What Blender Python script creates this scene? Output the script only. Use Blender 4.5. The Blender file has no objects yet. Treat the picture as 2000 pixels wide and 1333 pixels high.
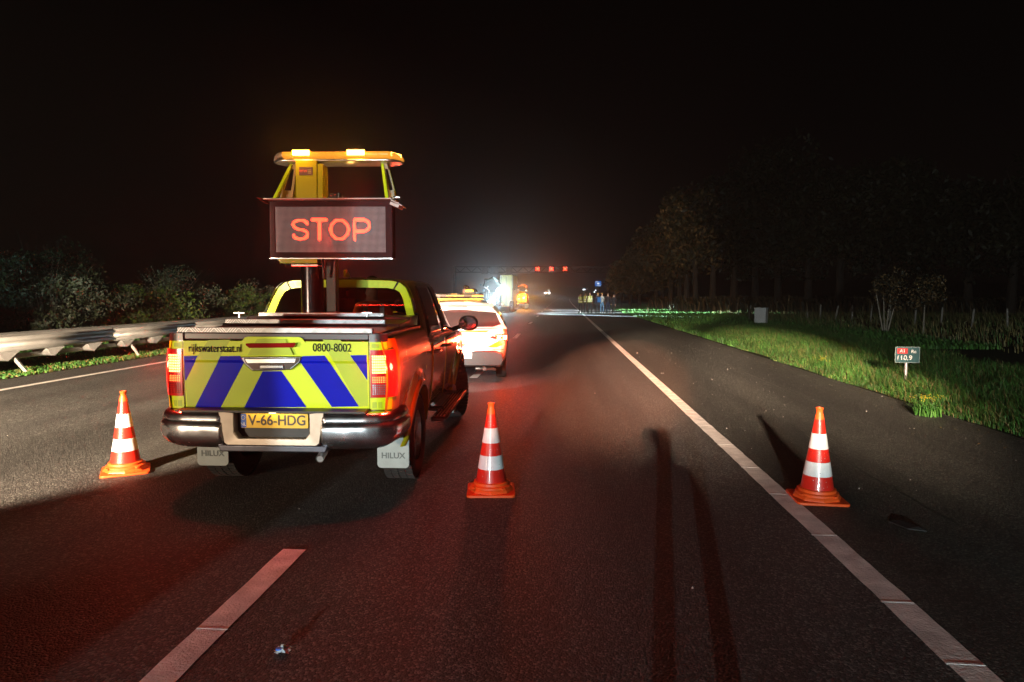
import bpy, bmesh, math, random
import numpy as np
from mathutils import Vector, Matrix
from math import sin, cos, pi, radians as RD, sqrt, atan2

random.seed(7); rng = np.random.default_rng(7)
S = bpy.context.scene
COL = S.collection

# ------------------------------------------------------------------ camera
CAMH = 1.66
FPX = 1333.0
ROT = ((0.9974588682631497, 0.0711590814843562, 0.003491596411314727),
       (-0.008400499718765287, 0.06880294213288028, 0.9975949011288772),
       (-0.070747704751969, 0.9950892122197699, -0.06922587663703467))   # right, up, forward
cd = bpy.data.cameras.new('camera'); cam = bpy.data.objects.new('camera', cd); COL.objects.link(cam)
cd.sensor_width = 36.0; cd.lens = 36.0 * FPX / 2000.0; cd.clip_end = 3000; cd.clip_start = 0.05
r_, u_, f_ = (Vector(v) for v in ROT)
m = Matrix.Identity(4)
for i in range(3):
    m[i][0] = r_[i]; m[i][1] = u_[i]; m[i][2] = -f_[i]
m[2][3] = CAMH
cam.matrix_world = m
S.camera = cam

# ------------------------------------------------------------------ world, exposure
W = bpy.data.worlds.new('World'); S.world = W; W.use_nodes = True
wn = W.node_tree.nodes; wl = W.node_tree.links
bg = wn['Background']
tc = wn.new('ShaderNodeTexCoord'); sp = wn.new('ShaderNodeSeparateXYZ'); rmp = wn.new('ShaderNodeValToRGB')
wl.new(tc.outputs['Generated'], sp.inputs[0]); wl.new(sp.outputs['Z'], rmp.inputs[0]); wl.new(rmp.outputs[0], bg.inputs[0])
e = rmp.color_ramp.elements
e[0].position = 0.0; e[0].color = (0.0075, 0.0045, 0.0036, 1)
e[1].position = 0.42; e[1].color = (0.0004, 0.0003, 0.0003, 1)
k = rmp.color_ramp.elements.new(0.10); k.color = (0.0030, 0.0018, 0.0016, 1)
k = rmp.color_ramp.elements.new(0.22); k.color = (0.0013, 0.0008, 0.0008, 1)
bg.inputs[1].default_value = 0.6
S.view_settings.view_transform = 'Standard'; S.view_settings.look = 'None'
S.view_settings.exposure = 0.0; S.view_settings.gamma = 1.0; S.view_settings.use_curve_mapping = False
S.cycles.use_denoising = True
S.cycles.max_bounces = 6; S.cycles.transparent_max_bounces = 12
S.cycles.sample_clamp_indirect = 3.0; S.cycles.sample_clamp_direct = 0
S.cycles.caustics_reflective = False; S.cycles.caustics_refractive = False
S.cycles.volume_max_steps = 32; S.cycles.volume_bounces = 0

def lamp(name, kind, loc, power, col, target=None, size=0.05, ang=None, blend=0.1, parent=None, shape=None, az=None, el=None):
    l = bpy.data.lights.new(name, kind); l.energy = power; l.color = col
    o = bpy.data.objects.new(name, l); COL.objects.link(o); o.location = loc
    if kind in ('POINT', 'SPOT'): l.shadow_soft_size = size
    if kind == 'SPOT': l.spot_size = RD(ang); l.spot_blend = blend
    if kind == 'AREA':
        l.shape = 'RECTANGLE'; l.size, l.size_y = shape
    if az is not None:
        d = Vector((sin(RD(az)) * cos(RD(el)), cos(RD(az)) * cos(RD(el)), sin(RD(el))))
        o.rotation_euler = d.to_track_quat('-Z', 'Y').to_euler()
    elif target is not None:
        o.rotation_euler = (Vector(target) - Vector(loc)).to_track_quat('-Z', 'Y').to_euler()
    if parent: o.parent = parent
    return o

# headlights of the vehicles parked behind the photographer (unseen), plus added spots for road, onlookers and bushes
COOL = (0.86, 1.0, 1.0); WARM = (1.0, 0.76, 0.52)
lamp('rear_truck_headlight', 'SPOT', (-4.7, -32, 2.80), 44000, COOL, size=0.08, ang=26, blend=0.01, az=16.95, el=-2.5)
lamp('added_road_flood', 'SPOT', (-4.0, -32, 8.0), 640000, (1.0, 0.70, 0.50), size=0.15, ang=5.4, blend=0.95, az=7.8, el=-9.3)  # added flood set high to make the warm pool on the road
lamp('added_road_flood', 'SPOT', (-4.4, -32, 8.0), 560000, (1.0, 0.70, 0.50), size=0.15, ang=5.6, blend=0.95, az=11.4, el=-9.2)  # second added flood, widens the warm pool
lamp('rear_van_work_lamp', 'SPOT', (-6.3, -4.0, 3.60), 60000, WARM, size=0.09, ang=39, blend=0.16, az=0, el=-7)
lamp('rear_van_work_lamp_low', 'SPOT', (-7.2, -4.0, 3.60), 28000, WARM, size=0.09, ang=36, blend=0.35, az=-7, el=-6)
lamp('rear_van_headlight', 'SPOT', (-8.8, -4.0, 0.85), 3800, WARM, size=0.08, ang=20, blend=0.4, az=33, el=3)
lamp('added_onlooker_spot', 'SPOT', (3.0, -30, 1.0), 380000, (0.95, 1.0, 0.95), size=0.08, ang=2.0, blend=0.5, az=0.3, el=0.1)  # added narrow spot that brightens the onlookers, no car behind it
lamp('added_road_flood', 'SPOT', (-3.6, -32, 8.0), 800000, (1.0, 0.36, 0.19), size=0.15, ang=4.0, blend=0.6, az=5.9, el=-9.7)  # added reddish flood for the road beside the pickup
lamp('added_bush_spot', 'SPOT', (-8.2, -4.0, 2.60), 5800, (0.60, 1.0, 0.92), size=0.09, ang=38, blend=0.12, az=-25, el=15.8)  # added cool spot that brightens the bushes beyond the barrier

# ------------------------------------------------------------------ helpers
def gnd(px, py, z=0.0):
    d = r_ * ((px - 1000) / FPX) + u_ * ((666.5 - py) / FPX) + f_
    t = (z - CAMH) / d.z
    return Vector((d.x * t, d.y * t, z))

def at(px, Y, py=None):
    """point seen at pixel (px,py) at forward distance Y along the road"""
    d = r_ * ((px - 1000) / FPX) + u_ * ((666.5 - (py if py else 574)) / FPX) + f_
    t = Y / d.y
    return Vector((d.x * t, Y, CAMH + d.z * t))

MATS = {}
def M(name, col, rough=0.5, metal=0.0, var=0.12, vs=14.0, bump=0.0, bs=120.0, emit=None, es=0.0, coat=0.0, spec=0.5, noise_rough=0.0, coord='Object', detail=5, aniso=None):
    if name in MATS: return MATS[name]
    mt = bpy.data.materials.new(name); mt.use_nodes = True; MATS[name] = mt
    n = mt.node_tree.nodes; l = mt.node_tree.links; b = n['Principled BSDF']
    b.inputs['Roughness'].default_value = rough; b.inputs['Metallic'].default_value = metal
    b.inputs['Specular IOR Level'].default_value = spec
    b.inputs['Coat Weight'].default_value = coat; b.inputs['Coat Roughness'].default_value = 0.06
    t = n.new('ShaderNodeTexCoord'); nz = n.new('ShaderNodeTexNoise'); nz.inputs['Scale'].default_value = vs; nz.inputs['Detail'].default_value = detail
    l.new(t.outputs[coord], nz.inputs['Vector'])
    mx = n.new('ShaderNodeMix'); mx.data_type = 'RGBA'
    c = np.array(col[:3])
    mx.inputs['A'].default_value = (*(c * (1 - var)), 1); mx.inputs['B'].default_value = (*np.clip(c * (1 + var), 0, 1), 1)
    mr = n.new('ShaderNodeMapRange'); mr.inputs['From Min'].default_value = 0.3; mr.inputs['From Max'].default_value = 0.7
    l.new(nz.outputs['Fac'], mr.inputs['Value']); l.new(mr.outputs[0], mx.inputs['Factor']); l.new(mx.outputs['Result'], b.inputs['Base Color'])
    if noise_rough:
        m2 = n.new('ShaderNodeMapRange'); m2.inputs['To Min'].default_value = max(0.02, rough - noise_rough); m2.inputs['To Max'].default_value = min(1, rough + noise_rough)
        m2.inputs['From Min'].default_value = 0.3; m2.inputs['From Max'].default_value = 0.7
        l.new(nz.outputs['Fac'], m2.inputs['Value']); l.new(m2.outputs[0], b.inputs['Roughness'])
    if bump:
        n2 = n.new('ShaderNodeTexNoise'); n2.inputs['Scale'].default_value = bs; n2.inputs['Detail'].default_value = 4
        l.new(t.outputs[coord], n2.inputs['Vector'])
        bp = n.new('ShaderNodeBump'); bp.inputs['Strength'].default_value = min(1, bump); bp.inputs['Distance'].default_value = 0.01 if bump < 1 else 0.01 * bump
        l.new(n2.outputs['Fac'], bp.inputs['Height']); l.new(bp.outputs[0], b.inputs['Normal'])
    if emit is not None:
        b.inputs['Emission Color'].default_value = (*emit, 1); b.inputs['Emission Strength'].default_value = es
    return mt

def tag(o, label=None, cat=None, group=None, kind=None):
    if label: o['label'] = label
    if cat: o['category'] = cat
    if group: o['group'] = group
    if kind: o['kind'] = kind
    return o

def empty(name, loc=(0, 0, 0), rz=0.0, label=None, cat=None, group=None):
    o = bpy.data.objects.new(name, None); COL.objects.link(o); o.location = loc; o.rotation_euler = (0, 0, rz)
    o.empty_display_size = 0.2
    return tag(o, label, cat, group)

class MB:
    def __init__(s): s.v = []; s.f = []; s.mi = []
    def add(s, vs, fs, mi=0):
        b = len(s.v); s.v.extend([tuple(x) for x in vs]); s.f.extend([tuple(b + i for i in f) for f in fs]); s.mi.extend([mi] * len(fs)); return s
    def box(s, c, d, rz=0.0, mi=0, rx=0.0, ry=0.0, taper=1.0):
        hx, hy, hz = d[0] / 2, d[1] / 2, d[2] / 2
        R = Matrix.Rotation(rz, 3, 'Z') @ Matrix.Rotation(ry, 3, 'Y') @ Matrix.Rotation(rx, 3, 'X')
        vs = []
        for z in (-1, 1):
            t = taper if z > 0 else 1.0
            for x, y in ((-1, -1), (1, -1), (1, 1), (-1, 1)):
                vs.append(Vector(c) + R @ Vector((x * hx * t, y * hy * t, z * hz)))
        return s.add(vs, [(3, 2, 1, 0), (4, 5, 6, 7), (0, 1, 5, 4), (1, 2, 6, 5), (2, 3, 7, 6), (3, 0, 4, 7)], mi)
    def prism(s, poly, a, b, axis='y', mi=0):
        """poly in the two other axes; extruded from a to b along axis"""
        n = len(poly)
        def P(p, t):
            if axis == 'y': return (p[0], t, p[1])
            if axis == 'x': return (t, p[0], p[1])
            return (p[0], p[1], t)
        vs = [P(p, a) for p in poly] + [P(p, b) for p in poly]
        fs = [tuple(range(n)), tuple(range(2 * n - 1, n - 1, -1))] + [(i, n + i, n + (i + 1) % n, (i + 1) % n) for i in range(n)]
        return s.add(vs, fs, mi)
    def tube(s, pts, rad, n=8, mi=0, cap=True):
        pts = [Vector(p) for p in pts]
        if not hasattr(rad, '__len__'): rad = [rad] * len(pts)
        vs = []; fs = []
        for i, p in enumerate(pts):
            d = (pts[min(i + 1, len(pts) - 1)] - pts[max(i - 1, 0)]).normalized()
            a = d.cross(Vector((0, 0, 1)));
            if a.length < 0.05: a = d.cross(Vector((1, 0, 0)))
            a.normalize(); b = d.cross(a)
            for k in range(n):
                t = 2 * pi * k / n; vs.append(p + (a * cos(t) + b * sin(t)) * rad[i])
        for i in range(len(pts) - 1):
            for k in range(n):
                fs.append((i * n + k, i * n + (k + 1) % n, (i + 1) * n + (k + 1) % n, (i + 1) * n + k))
        if cap: fs.append(tuple(range(n))); fs.append(tuple(range(len(vs) - 1, len(vs) - n - 1, -1)))
        return s.add(vs, fs, mi)
    def lathe(s, prof, n=32, c=(0, 0, 0), axis='z', mi=0, cap=False):
        vs = []; fs = []
        for r, h in prof:
            for k in range(n):
                t = 2 * pi * k / n
                if axis == 'z': vs.append((c[0] + r * cos(t), c[1] + r * sin(t), c[2] + h))
                elif axis == 'x': vs.append((c[0] + h, c[1] + r * cos(t), c[2] + r * sin(t)))
                else: vs.append((c[0] + r * cos(t), c[1] + h, c[2] + r * sin(t)))
        for i in range(len(prof) - 1):
            for k in range(n):
                fs.append((i * n + k, i * n + (k + 1) % n, (i + 1) * n + (k + 1) % n, (i + 1) * n + k))
        if cap: fs.append(tuple(range(n - 1, -1, -1))); fs.append(tuple(range(len(vs) - n, len(vs))))
        return s.add(vs, fs, mi)
    def grid(s, rows, mi=0, close=False):
        """rows: list of equal-length point lists"""
        n = len(rows[0]); vs = [p for r in rows for p in r]; fs = []
        for i in range(len(rows) - 1):
            for k in range(n - 1 + (1 if close else 0)):
                fs.append((i * n + k, i * n + (k + 1) % n, (i + 1) * n + (k + 1) % n, (i + 1) * n + k))
        return s.add(vs, fs, mi)
    def build(s, name, mats, parent=None, smooth=None, bevel=0.0, loc=None, fix=True, seg=2):
        me = bpy.data.meshes.new(name); me.from_pydata(s.v, [], s.f)
        if not isinstance(mats, (list, tuple)): mats = [mats]
        for q in mats: me.materials.append(q)
        me.polygons.foreach_set('material_index', s.mi)
        if fix:
            bm = bmesh.new(); bm.from_mesh(me); bmesh.ops.remove_doubles(bm, verts=bm.verts, dist=0.00005); bmesh.ops.recalc_face_normals(bm, faces=bm.faces); bm.to_mesh(me); bm.free()
        o = bpy.data.objects.new(name, me); COL.objects.link(o)
        if parent is not None: o.parent = parent
        if loc is not None: o.location = loc
        if bevel:
            b = o.modifiers.new('bevel', 'BEVEL'); b.width = bevel; b.segments = seg; b.limit_method = 'ANGLE'; b.angle_limit = RD(35)
            if smooth is None: smooth = 40
        if smooth:
            me.polygons.foreach_set('use_smooth', [True] * len(me.polygons))
            try: me.set_sharp_from_angle(angle=RD(smooth))
            except Exception: pass
        me.update()
        return o

def child_copy(o, parent):
    c = o.copy(); COL.objects.link(c); c.parent = parent
    for ch in list(o.children): child_copy(ch, c)
    return c

def text(name, s, size, mat, parent, loc, rot, align='CENTER', depth=0.001, width=None, kind=None, bold=0.0):
    cu = bpy.data.curves.new(name, 'FONT'); cu.body = s; cu.size = size; cu.align_x = align; cu.align_y = 'CENTER'; cu.extrude = depth; cu.offset = bold
    t = bpy.data.objects.new(name, cu); COL.objects.link(t)
    dg = bpy.context.evaluated_depsgraph_get(); me = bpy.data.meshes.new_from_object(t.evaluated_get(dg)); bpy.data.objects.remove(t)
    me.name = name; me.materials.clear(); me.materials.append(mat)
    xs = [v.co.x for v in me.vertices]
    if width:
        k = width / (max(xs) - min(xs))
        for v in me.vertices: v.co.x *= k
    o = bpy.data.objects.new(name, me); COL.objects.link(o)
    o.location = loc; o.rotation_euler = rot
    if parent is not None: o.parent = parent
    return o

def rrect(x0, z0, x1, z1, r, n=4):
    pts = []
    for cx, cz, a0 in ((x1 - r, z1 - r, 0), (x0 + r, z1 - r, 90), (x0 + r, z0 + r, 180), (x1 - r, z0 + r, 270)):
        for k in range(n + 1):
            a = RD(a0 + 90 * k / n); pts.append((cx + r * cos(a), cz + r * sin(a)))
    return pts

def big_mesh(name, verts, faces_n, mats, mi=None, parent=None):
    """numpy mesh: verts (N,3), faces all with faces_n corners, consecutive vertices"""
    me = bpy.data.meshes.new(name); N = len(verts); F = N // faces_n
    me.vertices.add(N); me.vertices.foreach_set('co', np.asarray(verts, dtype=np.float32).ravel())
    me.loops.add(N); me.loops.foreach_set('vertex_index', np.arange(N, dtype=np.int32))
    me.polygons.add(F); me.polygons.foreach_set('loop_start', np.arange(0, N, faces_n, dtype=np.int32)); me.polygons.foreach_set('loop_total', np.full(F, faces_n, dtype=np.int32))
    for q in (mats if isinstance(mats, (list, tuple)) else [mats]): me.materials.append(q)
    if mi is not None: me.polygons.foreach_set('material_index', np.asarray(mi, dtype=np.int32))
    me.update(calc_edges=True)
    o = bpy.data.objects.new(name, me); COL.objects.link(o)
    if parent is not None: o.parent = parent
    return o

# ------------------------------------------------------------------ ground, road, markings
def asphalt(name, base, wear, coarse):
    mt = bpy.data.materials.new(name); mt.use_nodes = True
    n = mt.node_tree.nodes; l = mt.node_tree.links; b = n['Principled BSDF']
    b.inputs['Roughness'].default_value = 0.62; b.inputs['Specular IOR Level'].default_value = 0.45; b.inputs['Diffuse Roughness'].default_value = 1.0
    t = n.new('ShaderNodeTexCoord')
    vo = n.new('ShaderNodeTexVoronoi'); vo.inputs['Scale'].default_value = coarse; vo.inputs['Randomness'].default_value = 1
    l.new(t.outputs['Object'], vo.inputs['Vector'])
    big = n.new('ShaderNodeTexNoise'); big.inputs['Scale'].default_value = 0.55; big.inputs['Detail'].default_value = 6; big.inputs['Roughness'].default_value = 0.6
    mp = n.new('ShaderNodeMapping'); mp.inputs['Scale'].default_value = (1.9, 0.06, 1.0)
    l.new(t.outputs['Object'], mp.inputs['Vector']); l.new(mp.outputs[0], big.inputs['Vector'])
    fine = n.new('ShaderNodeTexNoise'); fine.inputs['Scale'].default_value = 260; fine.inputs['Detail'].default_value = 3
    l.new(t.outputs['Object'], fine.inputs['Vector'])
    # colour of single stones
    cr = n.new('ShaderNodeValToRGB'); e = cr.color_ramp.elements
    e[0].position = 0.0; e[0].color = (*[c * 0.20 for c in base], 1); e[1].position = 1.0; e[1].color = (*[c * 3.6 for c in base], 1)
    k3 = cr.color_ramp.elements.new(0.72); k3.color = (*[c * 0.95 for c in base], 1)
    sepc = n.new('ShaderNodeSeparateColor'); l.new(vo.outputs['Color'], sepc.inputs[0]); l.new(sepc.outputs[0], cr.inputs[0])
    mx = n.new('ShaderNodeMix'); mx.data_type = 'RGBA'; mx.blend_type = 'MULTIPLY'; mx.inputs['Factor'].default_value = 1
    bc = n.new('ShaderNodeValToRGB'); e = bc.color_ramp.elements
    e[0].position = 0.32; e[0].color = (1 - wear, 1 - wear, 1 - wear, 1); e[1].position = 0.7; e[1].color = (1 + wear, 1 + wear, 1 + wear * 0.9, 1)
    l.new(big.outputs['Fac'], bc.inputs[0])
    l.new(cr.outputs[0], mx.inputs['A']); l.new(bc.outputs[0], mx.inputs['B']); l.new(mx.outputs['Result'], b.inputs['Base Color'])
    h = n.new('ShaderNodeMath'); h.operation = 'MULTIPLY_ADD'; h.inputs[1].default_value = -1.0; h.inputs[2].default_value = 1.0
    l.new(vo.outputs['Distance'], h.inputs[0])
    h2 = n.new('ShaderNodeMath'); h2.operation = 'MULTIPLY_ADD'; h2.inputs[1].default_value = 0.35
    l.new(fine.outputs['Fac'], h2.inputs[0]); l.new(h.outputs[0], h2.inputs[2])
    h3 = n.new('ShaderNodeMath'); h3.operation = 'MULTIPLY_ADD'; h3.inputs[1].default_value = 0.9
    l.new(sepc.outputs[1], h3.inputs[0]); l.new(h2.outputs[0], h3.inputs[2])
    bp = n.new('ShaderNodeBump'); bp.inputs['Strength'].default_value = 1.0; bp.inputs['Distance'].default_value = 0.012
    l.new(h3.outputs[0], bp.inputs['Height']); l.new(bp.outputs[0], b.inputs['Normal'])
    return mt

def xoff(y):            # the motorway bends slowly to the right far ahead
    return 0.0 if y < 80 else (y - 80) ** 2 * 5.0e-5
YS = [-45, -20, 0, 10, 20, 40, 60, 80, 110, 150, 200, 260, 330, 420, 520, 640, 800]
def ribbon(name, x0, x1, z, mat, ys=YS, h=0.0):
    b = MB(); b.grid([[(x0 + xoff(y), y, z), (x1 + xoff(y), y, z)] for y in ys])
    o = b.build(name, mat, fix=False); return tag(o, kind='structure')

soil = M('soil_grass', (0.022, 0.028, 0.012), rough=1.0, var=0.4, vs=0.8, bump=1.0, bs=9, spec=0.1)
g = MB(); g.add([(-900, -120, -0.03), (900, -120, -0.03), (900, 1500, -0.03), (-900, 1500, -0.03)], [(0, 1, 2, 3)])
tag(g.build('ground', soil, fix=False), kind='structure')
ribbon('road', -10.5, 1.90, 0.0, asphalt('asphalt_lane', (0.034, 0.033, 0.032), 0.55, 84))
ribbon('hard_shoulder', 1.90, 5.35, 0.001, asphalt('asphalt_shoulder', (0.031, 0.032, 0.028), 0.6, 92))

paint = M('road_paint', (0.72, 0.70, 0.67), rough=0.75, var=0.22, vs=7, bump=1.2, bs=70, spec=0.3)
# solid edge line: thermoplastic strips laid end to end with raised overlaps
b = MB()
joints = [-1.0, 0.2, 1.0, 1.9, 2.55, 2.85, 3.10, 3.72, 4.75, 5.72, 6.60, 7.6, 8.7, 9.9]
yy = joints[0]
rows = []
def lx(y): return 1.745 + xoff(y)
prev = joints[0]
for j in joints[1:]:
    k = max(2, int((j - prev) / 0.12)); w = 0.003 * sin(prev * 7)
    b.grid([[(lx(prev + (j - prev) * i / k) + random.uniform(-.0035, .0035) + w, prev + (j - prev) * i / k, 0.006), (lx(0) + 0.165 + random.uniform(-.0035, .0035) + w, prev + (j - prev) * i / k, 0.006)] for i in range(k + 1)])
    b.box((lx(0) + 0.083, j, 0.0055), (0.166, 0.016, 0.0045), rz=random.uniform(-.03, .03))
    prev = j + 0.012
ys = [prev, 20, 40, 60, 80, 110, 150, 200, 260, 330, 420, 520, 640]
b.grid([[(lx(y), y, 0.006), (lx(y) + 0.165, y, 0.006)] for y in ys])
tag(b.build('edge_line', paint, fix=False), kind='structure')
ribbon('median_edge_line', -9.50, -9.36, 0.006, paint)
# broken lane lines: 3 m marks every 12 m
for li, X in enumerate((-1.78, -5.35)):
    for k in range(0, 22):
        y0 = 1.25 + 12 * k
        if li == 1 and k == 0: continue
        b = MB(); n = 24 if k == 0 else 3
        b.grid([[(X + xoff(y0) + random.uniform(-.003, .003) * (k == 0), y0 + 2.95 * i / n, 0.006), (X + 0.155 + xoff(y0) + random.uniform(-.003, .003) * (k == 0), y0 + 2.95 * i / n, 0.006)] for i in range(n + 1)])
        if k == 0:
            for j in (2.15, 2.42, 3.15): b.box((X + 0.078, j, 0.0055), (0.156, 0.012, 0.004))
        tag(b.build('lane_mark', paint, fix=False), kind='structure')
ribbon('verge', 5.35, 60.0, -0.012, soil)
ribbon('central_reserve', -16.0, -10.5, -0.012, M('reserve_soil', (0.030, 0.026, 0.014), rough=1, var=0.4, vs=3, bump=1, bs=20, spec=0.1))
ribbon('opposite_road', -32.0, -16.0, 0.0, asphalt('asphalt_far', (0.055, 0.055, 0.055), 0.2, 60))
# low dark wooded rise on the horizon
b = MB(); pr = [(-900, 3), (-620, 14), (-420, 22), (-260, 25), (-140, 21), (-60, 15), (40, 11), (160, 14), (320, 24), (600, 20), (900, 4)]
b.grid([[(x, 1000 + 40 * sin(x * .01), -2) for x, h in pr], [(x, 1030 + 40 * sin(x * .01), h) for x, h in pr], [(x, 1200, h * 0.6) for x, h in pr], [(x, 1400, -2) for x, h in pr]])
tag(b.build('hills', M('hill_wood', (0.03, 0.035, 0.02), rough=1, var=0.5, vs=0.05), smooth=60), kind='structure')
# ------------------------------------------------------------------ pickup
lime = M('lime_film', (0.66, 0.82, 0.006), rough=0.42, var=0.06, vs=3, coat=0.15, spec=0.3)
lime2 = M('lime_film_reflective', (0.44, 0.58, 0.012), rough=0.42, var=0.06, vs=4, coat=0.15, spec=0.3)
limehi = M('lime_film_pale', (0.42, 0.55, 0.01), rough=0.34, var=0.05, vs=5, coat=0.4)
blue = M('blue_film', (0.003, 0.010, 0.50), rough=0.30, var=0.08, vs=3, coat=0.0, spec=0.06)
yel = M('yellow_paint', (0.40, 0.34, 0.008), rough=0.25, var=0.06, vs=2, coat=1.0)
trim = M('black_trim', (0.018, 0.017, 0.017), rough=0.5, var=0.2, vs=20, bump=0.15, bs=300)
rubber = M('tyre_rubber', (0.022, 0.021, 0.021), rough=0.75, var=0.3, vs=15, bump=0.2, bs=90)
chrome = M('chrome', (0.78, 0.79, 0.82), rough=0.22, metal=1.0, var=0.08, vs=5, noise_rough=0.07)
chrome_dull = M('brushed_chrome', (0.66, 0.64, 0.62), rough=0.34, metal=1.0, var=0.1, vs=7, noise_rough=0.08)
plate_al = M('checker_aluminium', (0.42, 0.42, 0.43), rough=0.55, metal=0.5, var=0.18, vs=12)
tread_al = M('checker_aluminium_bar', (0.90, 0.90, 0.92), rough=0.45, metal=0.3, var=0.1, vs=12)
flapm = M('grey_flap_rubber', (0.33, 0.37, 0.37), rough=0.6, var=0.1, vs=9, bump=0.1, bs=150)
flapd = M('flap_letter', (0.12, 0.135, 0.135), rough=0.7)
darkglass = M('dark_glass', (0.008, 0.006, 0.006), rough=0.06, var=0.1, coat=0.6)
redlens = M('red_lens', (0.28, 0.006, 0.006), rough=0.12, var=0.1, coat=0.8)
redlens_lit = M('red_lens_lit', (0.40, 0.01, 0.008), rough=0.15, var=0.1, coat=0.8, emit=(1, 0.02, 0.015), es=0.16)
led_hot = M('led_hot', (0.9, 0.5, 0.2), emit=(1.0, 0.50, 0.14), es=5.5)
led_mid = M('led_mid', (0.9, 0.3, 0.1), emit=(1.0, 0.20, 0.035), es=2.6)
clear_cell = M('clear_cell', (0.55, 0.5, 0.55), rough=0.15, metal=0.7, var=0.3, vs=60)
amber_hot = M('amber_hot', (1, .6, .1), emit=(1.0, 0.36, 0.03), es=48.0)
amber_dim = M('amber_lens', (0.34, 0.17, 0.03), rough=0.2, var=0.25, vs=18, coat=0.7, emit=(1.0, 0.36, 0.03), es=0.75)
ink = M('black_print', (0.012, 0.012, 0.014), rough=0.6, spec=.1)
seatm = M('seat_cloth', (0.03, 0.025, 0.025), rough=0.9)

TX, TY, TR = -2.139, 4.878, 0.032
truck = empty('pickup_truck', (TX, TY, 0), TR, 'lime and blue striped double cab pickup carrying a lit message board on a mast', 'pickup truck')

def sm(t): t = max(0.0, min(1.0, t)); return t * t * (3 - 2 * t)
WH = [(1.114, 0.39), (4.20, 0.39)]
ARC = 0.455
def topz(y):
    if y < 1.72: return 1.300
    if y < 1.86: return 1.300 - 0.135 * sm((y - 1.72) / 0.14)
    if y < 4.15: return 1.165
    return 1.165 - 0.10 * sm((y - 4.15) / 1.0) - (0.14 * sm((y - 5.0) / 0.3))
def side_x(y, z):
    x = np.interp(z, [0.35, 0.45, 0.60, 0.78, 0.95, 1.10, 1.20, 1.31], [0.80, 0.845, 0.872, 0.888, 0.902, 0.900, 0.885, 0.862])
    for cy, cz in WH:
        r = sqrt((y - cy) ** 2 + (z - cz) ** 2)
        x += 0.036 * (1 - sm((r - ARC - 0.02) / 0.16))
    if y < 0.34: x -= 0.075 * (1 - (y - 0.10) / 0.24) ** 2
    if y > 4.6: x -= 0.22 * ((y - 4.6) / 0.72) ** 2
    return x
def colset():
    ys = list(np.linspace(0.12, 5.28, 70)); cols = []
    arcs = []
    for cy, cz in WH:
        for k in range(25):
            a = pi * k / 24; arcs.append((cy - ARC * cos(a), cz + ARC * sin(a)))
    def base(y):
        if y < 1.114: return 0.50
        return 0.43 if y < 4.2 else 0.36
    for y in ys:
        if all(abs(y - cy) > ARC + 0.001 for cy, _ in WH): cols.append((y, base(y)))
    cols += arcs
    for cy, cz in WH:
        cols.append((cy - ARC - 0.0005, base(cy - ARC))); cols.append((cy + ARC + 0.0005, base(cy + ARC)))
    return sorted(cols)
CC = colset()
for sgn, nm in ((1, 'body_side'), (-1, 'body_side')):
    b = MB(); NZ = 22; rows = []
    for y, zb in CC:
        zt = topz(y); rows.append([(sgn * side_x(y, zb + (zt - zb) * k / NZ), y, zb + (zt - zb) * k / NZ) for k in range(NZ + 1)])
    b.grid(rows)
    # rolled top rail and arch return
    b.grid([[(sgn * side_x(y, topz(y)), y, topz(y)), (sgn * (side_x(y, topz(y)) - 0.03), y, topz(y) + 0.022), (sgn * (side_x(y, topz(y)) - 0.11), y, topz(y) + 0.024)] for y, _ in CC if y < 1.74])
    b.grid([[(sgn * side_x(y, zb), y, zb), (sgn * (side_x(y, zb) - 0.05), y, zb)] for y, zb in CC])
    b.build(nm, yel, truck, smooth=35)
    for cy, cz in WH:      # wheel well liner
        w = MB(); w.grid([[(sgn * 0.885, cy - (ARC + .004) * cos(pi * k / 20), cz + (ARC + .004) * sin(pi * k / 20)), (sgn * 0.58, cy - (ARC + .004) * cos(pi * k / 20), cz + (ARC + .004) * sin(pi * k / 20))] for k in range(21)])
        w.build('wheel_well', trim, truck, smooth=50)
        ar = MB(); ar.grid([[(sgn * (side_x(cy - R * cos(a), cz + R * sin(a)) + dx), cy - R * cos(a), cz + R * sin(a)) for R, dx in ((ARC - .004, -.03), (ARC - .004, .022), (ARC + .02, .026), (ARC + .055, .010), (ARC + .06, -.01))] for a in [pi * (k / 28) for k in range(29)]])
        ar.build('wheel_arch_trim', yel, truck, smooth=50)
# hood, cowl and front
b = MB()
rows = []
for y in np.linspace(4.05, 5.28, 14):
    xt = side_x(y, topz(y)); z = topz(y)
    rows.append([(-xt, y, z)] + [(xt * q, y, z + 0.045 * (1 - q * q) ** 0.8) for q in (-.9, -.6, -.2, .2, .6, .9)] + [(xt, y, z)])
b.grid(rows); b.build('hood', yel, truck, smooth=40)
b = MB(); b.prism(rrect(-0.70, 0.40, 0.70, 0.97, 0.06), 5.20, 5.30); b.build('front_bumper', yel, truck, bevel=0.02)
b = MB(); b.prism(rrect(-0.45, 0.62, 0.45, 0.90, 0.05), 5.295, 5.315); b.build('grille', trim, truck)
for s in (-1, 1):
    b = MB(); b.prism(rrect(s * .62 - .10, .80, s * .62 + .10, .93, .03), 5.2, 5.31); b.build('headlight', M('headlight_lit', (.9, .9, .8), emit=(1, .9, .75), es=8), truck, bevel=.01)
    lamp('headlight_lamp', 'SPOT', (s * .62, 5.36, .86), 560, (1, .86, .74), size=.06, ang=75, blend=.5, az=0, el=-5, parent=truck)
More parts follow.
